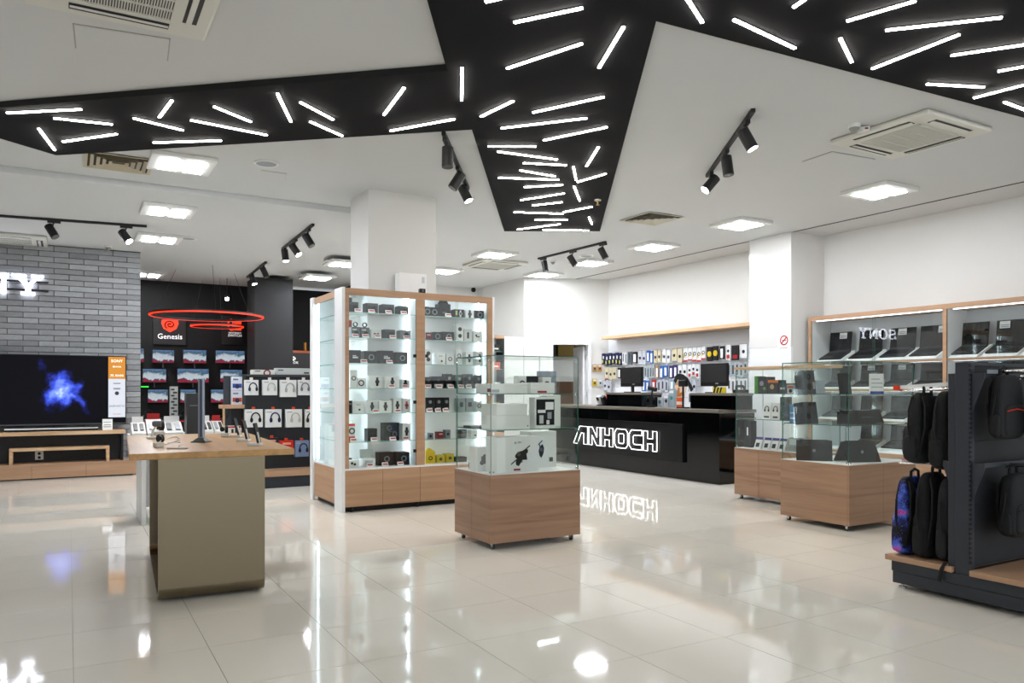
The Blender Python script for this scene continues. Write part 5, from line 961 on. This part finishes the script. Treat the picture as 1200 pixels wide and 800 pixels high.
c = onX(1112, 690, 4.84); tag(MB().tube([(4.86, 2.87, .24), (4.845, 2.885, .2), (4.842, 2.9, .12)], .012, 6).obj('loose_strap', STRAP), 'loose black strap end dangling over the rack\'s deck edge', 'strap')
# ------------------------------------------------------------------ demo table in front
TZ = .955; TR = R(-3); TO = Vector((.318, 5.22, 0))
def table():
    T = thing('demo_table', 'oak topped demo table on a folded bronze metal sheet leg', 'table', TO, TR)
    MB().box(0, .99, 0, 2.12, TZ - .04, TZ).obj('tabletop', OAKT, T, bev=.004)
    def prof(y0, y1, z0, z1, r, n=7):
        P = []
        for (cy, cz, a0) in ((y0 + r, z0 + r, 180), (y1 - r, z0 + r, 270)):
            P += [(cy + r * math.cos(R(a0 + 90 * i / n)), cz + r * math.sin(R(a0 + 90 * i / n))) for i in range(n + 1)]
        return [(y0, z1)] + P + [(y1, z1)]
    a = prof(.07, 1.7, .014, TZ - .041, .075); b = prof(.095, 1.675, .039, TZ - .041, .055); n = len(a); mb = MB(); x0, x1 = .165, .81
    V = [(x, y, z) for x in (x0, x1) for (y, z) in a + b]; m2 = 2 * n
    fs = []
    for i in range(n - 1):
        fs += [(i, i + 1, n + i + 1, n + i), (m2 + i, m2 + n + i, m2 + n + i + 1, m2 + i + 1), (i, m2 + i, m2 + i + 1, i + 1), (n + i, n + i + 1, m2 + n + i + 1, m2 + n + i)]
    fs += [(0, n, m2 + n, m2), (n - 1, m2 + n - 1, m2 + 2 * n - 1, 2 * n - 1)]
    o = mb.add(V, fs).obj('folded_leg', BRASS, T)
    for x in (.22, .75):
        for y in (.22, 1.5): MB().cyl((x, y, 0), (x, y, .0145), .03, 12).obj('foot', BLACK, T)
table()
def tp(px, py): return onZ(px, py, TZ)
p = tp(236, 518); T = thing('sign_holder', 'slim upright sign holder on a square dark foot, seen edge-on', 'sign holder', p, R(-32))
MB().prism([(-.055, -.055, 0), (.055, -.055, 0), (.055, .055, 0), (-.055, .055, 0)], (0, 0, .008)).add([(-.05, -.05, .008), (.05, -.05, .008), (.05, .05, .008), (-.05, .05, .008), (-.02, -.02, .035), (.02, -.02, .035), (.02, .02, .035), (-.02, .02, .035)], [(0, 1, 5, 4), (1, 2, 6, 5), (2, 3, 7, 6), (3, 0, 4, 7), (4, 5, 6, 7)]).obj('foot', mat('dark slate', '#2f3a3c', .35), T)
MB().box(-.02, .02, -.016, .016, .03, .475).obj('upright', mat('satin alloy', '#9aa2b4', .28, metal=.9), T, bev=.003); MB().box(-.004, .012, -.0185, -.016, .04, .47).obj('groove', mat('groove', '#4a5064', .4), T)
def smartwatch(px, py, lab, s=1, rz=0):
    T = thing('smartwatch', lab, 'smartwatch', tp(px, py), rz); MB().ob((0, 0, .018), (.035 * s, 0, 0), (0, .03 * s, 0), (0, 0, .018)).obj('stand', PLASTIC, T, bev=.006)
    MB().ring((0, -.005, .07 * s), (1, .3, 0), .03 * s, .035 * s, .022 * s, 24).obj('strap', BLACK, T); MB().cyl((-.012, -.035, .075 * s), (-.02, -.046, .075 * s), .022 * s, 18).obj('face', BLACK, T)
smartwatch(187, 510, 'black smartwatch on a white stand at the table\'s left rear', 1.2); smartwatch(186, 524, 'black round smartwatch on a white cube near the table\'s front', .85, R(20)); smartwatch(264, 512, 'smartwatch on a white base near the leaning phones', .9, R(-20))
p = tp(178, 514); T = thing('headset_stand', 'dark camera cradle on a white arm behind the smartwatches', 'headset stand', p); MB().box(-.04, .04, -.03, .03, 0, .02).obj('base', PLASTIC, T, bev=.005); MB().tube([(0, 0, .02), (.01, 0, .07), (.03, 0, .1)], .01, 8).obj('arm', PLASTIC, T); MB().blob((.035, 0, .12), (.07, .05, .05), .6).obj('cradle', mat('grey gadget', '#5c6066', .4), T, smooth=True)
def cable(pts, lab, r=.004): tag(MB().tube([tp(*q) + Vector((0, 0, r)) for q in pts], r, 6).obj('cable', PLASTIC), lab, 'cable')
cable([(192, 516), (199, 513), (207, 512), (211, 515), (205, 518), (197, 519)], 'white cable looped beside the rear smartwatch'); cable([(194, 521), (203, 518), (212, 519), (210, 523)], 'white cable curling in front of the looped cable')
p = tp(208, 526); o = MB().box(-.07, .07, -.012, .012, 0, .012).obj('wrist_band', PLASTIC, None, p, R(-30), bev=.005); tag(o, 'white wristband lying flat near the table\'s front edge', 'wristband')
def phone(px0, py0, pxt, pyt, lab):
    """slab leaning on a white wedge, thin edge towards the camera"""
    p = tp(px0, py0); k = (p - EYE).dot(FWD) / F; T = thing('phone', lab, 'phone', p, 0, 'phones leaning on the demo table')
    lean = RIGHT * (pxt - px0) * k + UP * (py0 - pyt) * k; lean = lean.normalized(); h = .15; n_ = lean.cross(FWD).normalized()
    MB().ob(lean * (h / 2) + UP * .012, lean * h / 2, FWD * .034, n_ * .0045).obj('slab', BLACK, T, bev=.002); MB().ob(lean * (h / 2) + UP * .012 + n_ * .0048 * (1 if n_.dot(RIGHT) < 0 else 1), lean * h * .47, FWD * .032, n_ * .0006).obj('screen', SCRO, T)
    MB().ob(UP * .01 - RIGHT * .03, RIGHT * .045, FWD * .035, UP * .01).obj('stand_base', PLASTIC, T, bev=.003); MB().ob(UP * .045 - RIGHT * .005 + lean * .01, lean * .04, FWD * .01, n_ * .004).obj('stand_arm', PLASTIC, T)
phone(281, 512, 273.5, 488, 'black phone leaning on a stand, farthest of three'); phone(290.5, 517, 284, 489, 'black phone leaning on a stand, middle of three'); phone(304, 522, 297, 490, 'pale edged phone leaning on a stand, nearest of three')
# ------------------------------------------------------------------ white phone desk behind the table
DY, DZ = 8.42, .88
def phone_desk():
    x0, x1 = XY(166, DY), XY(266, DY); T = thing('phone_desk', 'white phone display desk behind the demo table', 'desk', (x0, DY, 0)); w_ = x1 - x0
    MB().box(-.09, w_ + .05, -.02, .75, DZ - .04, DZ).obj('desktop', WPANEL, T, bev=.004); MB().box(0, .04, 0, .7, 0, DZ - .04).obj('side_panel', WPANEL, T); MB().box(w_ - .04, w_, 0, .7, 0, DZ - .04).obj('side_panel', WPANEL, T); MB().box(.04, w_ - .04, .6, .62, .1, DZ - .04).obj('back_panel', WPANEL, T)
phone_desk()
for i, (a, b, dz, yy) in enumerate([(155, 172, 0, 8.5), (173, 192, .03, 8.5), (193, 216, 0, 8.5), (238, 251, 0, 8.5), (252, 264, 0, 8.52)]):
    x0, x1 = XY(a, yy), XY(b, yy); w_ = x1 - x0; T = thing('phone_display', 'white sloping phone display, %s from left on the white desk' % od(i), 'phone display', ((x0 + x1) / 2, yy, DZ), 0, 'phone displays on the white desk')
    MB().prism([(-w_ / 2, 0, 0), (-w_ / 2, .3, 0), (-w_ / 2, .3, .13 + dz), (-w_ / 2, .24, .13 + dz), (-w_ / 2, 0, .03)], (w_ * .96, 0, 0)).obj('wedge', PLASTIC, T); u = Vector((0, .24, .1 + dz)).normalized(); nn = Vector((0, -u.z, u.y))
    for k in (-1, 1): MB().ob(Vector((k * w_ * .22, .12, .08 + dz / 2)) + nn * .008, (w_ * .13, 0, 0), u * .075, nn * .006).obj('phone', BLACK if (i + k) % 3 else mat('silver phone', '#9aa0a6', .3), T)
    MB().box(-w_ * .4, w_ * .4, .26, .265, .13 + dz, .19 + dz).obj('header_card', cm('#c04040') if i in (1, 4) else PAPER, T)
x0, x1 = XY(218, 8.46), XY(237, 8.46); T = thing('display_tower', 'black upright display tower on the white desk', 'tower', ((x0 + x1) / 2, 8.46, DZ)); MB().box((x0 - x1) / 2, (x1 - x0) / 2, -.05, .12, 0, .43).obj('body', mat('tower black', '#101113', .3), T, bev=.003); MB().box(-.05, .05, -.0515, -.05, .3, .308).obj('lettering_strip', cm('#8a8e92'), T); MB().box((x0 - x1) / 2, (x1 - x0) / 2, -.06, .13, 0, .012).obj('foot', BLACK, T)
x0, x1 = XY(199, 8.95), XY(208, 8.95); T = thing('light_column', 'silver speckled column behind the phone displays', 'column', ((x0 + x1) / 2, 8.95, DZ)); MB().box((x0 - x1) / 2, (x1 - x0) / 2, -.04, .04, 0, .5).obj('body', mat('silver mesh', '#b8bab8', .4, metal=.5), T)
for i in range(14): MB().box((x0 - x1) / 2 * (.8 if i % 2 else .3), (x1 - x0) / 2 * (.1 if i % 2 else .8), -.042, -.04, .03 + i * .033, .048 + i * .033).obj('speckle', cm('#54565a'), T)
# ------------------------------------------------------------------ headphone gondola
GYF = 11.02; GX0, GX1 = XY(285, GYF), 3.9
def gondola():
    T = thing('headphone_rack', 'anthracite pegboard rack with hanging headphone boxes', 'rack', (GX0, GYF, 0)); L = GX1 - GX0; h = 1.535
    MB().box(-.02, L, -.3, .3, 0, .155).obj('base_plinth', DKGREY, T); MB().box(-.05, L, -.33, .33, .157, .235).obj('deck_board', OAK, T); MB().box(0, .03, -.03, .03, .236, h).obj('upright', DKGREY, T); MB().box(L - .03, L, -.03, .03, .236, h).obj('upright', DKGREY, T)
    pg = MB().box(.03, L - .03, -.015, .015, .24, h - .01).obj('pegboard', PEGD, T); mb = MB()
    for i in range(24):
        for j in range(20): mb.box(.06 + i * .06, .066 + i * .06, -.0158, -.015, .3 + j * .06, .306 + j * .06)
    tag(mb.obj('peg_hole', BLACK, pg), kind='stuff')
    MB().box(-.02, L, -.06, .06, h, h + .02).obj('top_shelf', DKGREY, T)
    # end bay on the left: side panel with a shelf
    xe = XY(262, GYF + .1) - GX0
    MB().box(xe, xe + .1, .1, .13, .24, h).obj('end_panel', DKGREY, T); MB().box(xe - .06, -.005, -.12, .13, 1.09, 1.14).obj('end_shelf', OAK, T); MB().prism([(xe + .03, -.1, 1.088), (xe + .03, .1, 1.088), (xe + .03, .1, .95)], (.02, 0, 0)).obj('bracket', DKGREY, T); MB().box(xe + .1, 0, .1, .12, .24, h).obj('end_back', PEGD, T)
    MB().box(xe - .05, -.02, -.28, .28, 0, .155).obj('end_plinth', DKGREY, T); MB().box(xe - .05, -.055, -.3, .3, .157, .235).obj('end_deck', OAK, T); MB().box(xe - .03, xe - .008, -.05, .0, .6, 1.088).obj('end_post', OAKL, T)
gondola()
HPW = mat('white card', '#dcdedd', .5)
def hp(px0, px1, pt, pb, col, lab, hc, tagc, i, yf=GYF - .12):
    x0, x1 = XY(px0, yf), XY(px1, yf); a = onY((px0 + px1) / 2, pt, yf).z; b = onY((px0 + px1) / 2, pb, yf).z
    o = pack('headphone_box', lab, 'box', 'headphone boxes on the pegboard rack', ((x0 + x1) / 2, yf, b), x1 - x0, .07, a - b, col, [('h', hc, .6, .5, (a - b) * .28), ('r', '#b0b4b8', .08, .82, .4, .88)] if hc else [('r', '#e8b0a0', .2, .6, .8, .8)])
    MB().box(-.022, .022, .03, .034, a - b, a - b + .035).obj('hang_tab', cm(tagc), o); MB().cyl((0, .03, a - b + .02), (0, .105, a - b + .02), .004, 6).obj('hook', STEEL, o)
for i, (a, b, c, hc, n) in enumerate([(287, 303, HPW, '#3a3c58', 'white box with dark blue headphones'), (308, 325, HPW, '#c2c6c8', 'white box with silver headphones'), (328.5, 347.5, HPW, '#b8bcc0', 'wide white box with pale headphones'), (349.5, 363, HPW, '#8a9098', 'white box with grey headphones')]):
    hp(a, b, 445 if i != 2 else 445, 463 if i != 2 else 465, c, '%s, pegboard rack\'s upper row' % n, hc, '#e8e4e0', i)
for i, (a, b, c, hc, n) in enumerate([(287, 308, HPW, '#1c1e20', 'white box with black headphones'), (311, 330, HPW, '#2a2e68', 'white box with navy headphones'), (335, 354, HPW, '#c8c4b8', 'white box with cream headphones'), (358, 370, HPW, '#2a2c30', 'white box half hidden by the tall case')]):
    hp(a, b, 479.5, 500.5, c, '%s, pegboard rack\'s middle row' % n, hc, '#e2602f', i)
for i, (a, b, t, bt, c, hc, n) in enumerate([(312, 326, 513, 524, '#2a3040', None, 'low navy speaker box'), (328, 344, 516, 528, '#d03c28', None, 'bright red speaker box'), (346, 362, 516, 535, '#8a9ab8', '#2c3444', 'blue-grey headphone box')]):
    hp(a, b, t, bt, cm(c), '%s, pegboard rack\'s lower row' % n, hc, '#e2602f', i)
for i, (a, b, t, c, n) in enumerate([(296, 322, 433, '#d8d8d4', 'white headphone carton lying on top of the pegboard rack'), (324, 364, 431, '#c2c8c8', 'long grey carton lying on top of the pegboard rack')]):
    yf = GYF - .05; x0, x1 = XY(a, yf), XY(b, yf); o = pack('headphone_carton', n, 'box', 'cartons on top of the pegboard rack', ((x0 + x1) / 2, yf, 1.556), x1 - x0, .16, onY(a, t, yf).z - 1.556, c, [('o', '#8a3050', .65, .3, .05), ('r', '#5a5e62', .1, .6, .35, .8)] if i == 0 else [('r', '#5a5e62', .05, .6, .2, .75), ('r', '#4a4e52', .8, .2, .95, .4)])
for i, (t, b, n, cc) in enumerate([(439, 456, 'upper blue and white carton on the rack\'s end shelf', '#4a64b0'), (456, 473, 'lower white and orange carton on the rack\'s end shelf', '#c86038')]):
    yf = GYF - .02; x0, x1 = XY(272, yf), XY(284, yf); h = .19; z = 1.1405 + (1 - i) * .192
    pack('speaker_carton', n, 'box', 'cartons on the rack end shelf', ((x0 + x1) / 2, yf, z), x1 - x0, .1, h, '#d5dae4', [('r', cc, .05, .2, .95, .5), ('d', '#40486a', .5, .3, .03), ('r', '#8088a0', .1, .75, .6, .85)])
yf = GYF - .25; x0, x1 = XY(266, yf), XY(283, yf); o = pack('phone_carton', 'white carton with dark phone pictures on the rack\'s end deck', 'box', None, ((x0 + x1) / 2, yf, .236), x1 - x0, .2, .62, '#dcdcd8', [('r', '#3a3230', .55, .82, .75, .96), ('r', '#3a3230', .3, .82, .45, .94), ('r', '#b84030', 0, .965, 1, 1)])
# ------------------------------------------------------------------ gaming corner
GW = 17.28
def gbox(px0, px1, py0, py1, Y): a, b = onY(px0, py1, Y), onY(px1, py0, Y); return a.x, b.x, a.z, b.z
TVS = [(178.4, 204.4, 410, 425), (214.4, 242, 410, 425.5), (252.4, 287, 411, 425.5), (148, 169, 408, 424), (167, 195, 432, 448), (207.6, 245, 432, 448.5), (258, 284, 433, 448), (173, 197, 456, 472), (211, 230, 456, 472), (247, 271, 456, 472)]
for i, (a, b, t, bt) in enumerate(TVS):
    x0, x1, z0, z1 = gbox(a, b, t, bt, GW - .1); w_, h = x1 - x0, z1 - z0; row = 'top' if i < 4 else 'middle' if i < 7 else 'bottom'; n = [1, 2, 3, 0, 0, 1, 2, 0, 1, 2][i]
    T = thing('gaming_monitor', 'monitor showing a snowy game scene, %s from left in the wall\'s %s row' % (od(n), row), 'monitor', ((x0 + x1) / 2, GW - .1, (z0 + z1) / 2), 0, 'monitors on the gaming wall')
    MB().box(-w_ / 2, w_ / 2, 0, .05, -h / 2, h / 2).obj('housing', BLACK, T); MB().box(-w_ / 2 + .008, w_ / 2 - .008, -.004, 0, -h / 2 + .01, h / 2 - .008).obj('screen', SCR_G, T); MB().box(-.05, .05, .05, .1, -.05, .05).obj('wall_bracket', BLACKM, T)
    if row != 'bottom': MB().box(-.012, .012, .03, .045, -h / 2 - .1, -h / 2).obj('cable_trunk', cm('#5a5c60'), T)
def sign_panel(px0, px1, py0, py1, lab):
    x0, x1, z0, z1 = gbox(px0, px1, py0, py1, GW - .02); T = thing('gaming_sign', lab, 'sign', ((x0 + x1) / 2, GW - .02, (z0 + z1) / 2)); MB().box((x0 - x1) / 2, (x1 - x0) / 2, 0, .018, (z0 - z1) / 2, (z1 - z0) / 2).obj('panel', mat('sign black', '#0f1013', .3), T); return T, x1 - x0, z1 - z0
T, w_, h = sign_panel(180, 218, 373, 403, 'black sign with red spiral shield and white script')
k = .0165
MB().prism([(x * k, -.004, z * k) for x, z in ((-9, 14), (9, 14), (10, 10), (7.5, 3), (0, -1.5), (-7.5, 3), (-10, 10))], (0, .004, 0)).obj('shield', RNEON, T)
sp = [(math.cos(t * .55) * (.6 + t * .33) * k * .95, -.012, (8 + math.sin(t * .55) * (.6 + t * .33) * .8) * k) for t in range(20)]
MB().tube(sp, .013, 5).obj('spiral', mat('spiral black', '#050303', .8, spec=.1), T)
text('script', 'Genesis', .15, led_mat('sign text', '#ffffff', .25), T, face_mtx((0, -.004, -7 * k)), .002)
T, w_, h = sign_panel(260, 312, 372, 403, 'black sign with red game console emblem and white lettering')
ox = -w_ / 2 + 16 * k
MB().tube([(ox - 2 * k, -.008, 14 * k), (ox - 5 * k, -.008, 14 * k), (ox - 8 * k, -.008, 11 * k), (ox - 8 * k, -.008, 3 * k), (ox - 5 * k, -.008, 0), (ox - 2 * k, -.008, 0)], .016, 6, True).obj('emblem_half', RNEON, T)
MB().box(ox, ox + 8 * k, -.01, 0, 0, 14 * k).obj('emblem_half', RNEON, T, bev=.03); MB().cyl((ox + 3.5 * k, -.01, 6.5 * k), (ox + 3.5 * k, -.013, 6.5 * k), .032, 16).obj('emblem_dot', cm('#0c0c0c'), T)
wt = MATS['sign text']; text('lettering', 'NINTENDO', .05, wt, T, face_mtx((ox, -.004, -3.6 * k)), .002); text('lettering', 'SWITCH', .075, wt, T, face_mtx((ox, -.004, -7 * k)), .002)
def halo(cx, cy, z, r, lab):
    T = thing('ring_light', lab, 'ring light', (cx, cy, z), 0, 'ring lights over the gaming corner'); MB().ring((0, 0, 0), (0, 0, 1), r - .03, r, .045, 64).obj('ring', BLACKM, T); MB().ring((0, 0, -.003), (0, 0, 1), r - .026, r + .004, .02, 64).obj('light_band', RNEON, T)
    for a in (.5, 2.6, 4.7): MB().cyl((r * math.cos(a), r * math.sin(a), .04), (r * math.cos(a) * .6, r * math.sin(a) * .6, CZL - z - .03), .003, 5).obj('wire', BLACKM, T)
p = onY(238, 372, 15.2); halo(p.x + .05, 15.0, 2.68, .98, 'large red ring light hanging in the gaming corner'); p = onY(262, 382, 16.3); halo(p.x - .12, 16.3, 2.6, .5, 'small red ring light hanging behind the large one')
T = thing('ceiling_spot', 'small bright spot under the gaming corner ceiling', 'spotlight', onY(266, 349, 16.2)); MB().cyl((0, 0, .06), (0, 0, -.02), .04, 14).obj('body', BLACKM, T); MB().cyl((0, -.02, -.02), (0, -.03, -.028), .035, 14).obj('lens', SPOT, T); MB().cyl((0, 0, .06), (0, 0, CZL - T.location.z), .006, 6).obj('rod', BLACKM, T)
x0, x1, z0, z1 = gbox(341, 372, 383, 398, GW - .1)
T = thing('console_shelf', 'dark console shelf with orange top and white emblem right of the charcoal column', 'shelf', (XY(352, 16.9), 16.9, 0)); zz = onY(350, 412, 16.9).z
MB().box(-.4, .5, -.1, .3, zz - .03, zz + .02).obj('shelf_board', mat('rust orange', '#a04a20', .5), T); MB().box(-.4, .5, -.1, .3, .02, zz - .03).obj('cabinet', mat('console cabinet', '#191416', .5), T); MB().box(.08, .12, -.05, .05, zz + .02, zz + .2).obj('figure_box', cm('#b08020'), T)
q = onY(344, 420, 16.79); MB().cyl((q.x - T.location.x, -.1, q.z), (q.x - T.location.x, -.112, q.z), .045, 20).obj('emblem', wt, T); MB().tube([(q.x - T.location.x - .03, -.114, q.z + .03), (q.x - T.location.x, -.114, q.z + .005), (q.x - T.location.x + .03, -.114, q.z + .03)], .006, 5).tube([(q.x - T.location.x - .03, -.114, q.z - .03), (q.x - T.location.x, -.114, q.z + .005), (q.x - T.location.x + .03, -.114, q.z - .03)], .006, 5).obj('emblem_cross', BLACK, T)
text('lettering', 'XBOX', .075, wt, T, face_mtx((q.x - T.location.x, -.102, q.z - .09)), .002)
# desk row under the monitors
x0 = 1.2
T = thing('gaming_desk', 'long black gaming desk with red edge light below the monitors', 'desk', (1.05, 16.55, 0)); MB().box(0, 2.1, 0, .7, .7, .74).obj('desktop', BLACK, T); MB().box(.05, 2.05, .6, .64, .05, .7).obj('back_panel', BLACK, T)
for x in (.05, 1.0, 2.0): MB().box(x, x + .05, .05, .65, 0, .7).obj('leg', BLACKM, T)
MB().box(0, 2.1, -.006, 0, .705, .72).obj('edge_light', mat('red edge', '#300808', .4, emis=.5, ecol='#d02030'), T)
for i, px in enumerate((173, 194, 216, 240)):
    x = XY(px, 16.9); T = thing('gaming_keyboard' if i % 2 else 'gaming_headset', ('black gaming keyboard' if i % 2 else 'black gaming headset') + ' on the gaming desk, %s from left' % od(i), 'keyboard' if i % 2 else 'headset', (x, 16.8, .741), 0, 'gear on the gaming desk')
    if i % 2: MB().box(-.2, .2, -.07, .07, 0, .03).obj('body', BLACK, T); MB().box(-.18, .18, -.055, .055, .03, .036).obj('key_field', cm('#34363c'), T)
    else:
        MB().tube([(.09 * math.cos(t), 0, .1 + .1 * math.sin(t)) for t in [i_ * math.pi / 10 for i_ in range(11)]], .012, 6).obj('headband', BLACK, T)
        for s in (-1, 1): MB().cyl((s * .1, 0, .05), (s * .07, 0, .05), .048, 14).obj('ear_cup', cm('#28282c'), T)
p = onY(169, 453, GW - .03); T = thing('green_light', 'short green light strip at the gaming wall\'s left edge', 'light strip', p); MB().box(-.06, .08, -.012, 0, -.01, .01).obj('tube', GNEON, T); MB().box(-.07, .09, 0, .02, -.015, .015).obj('holder', BLACK, T)
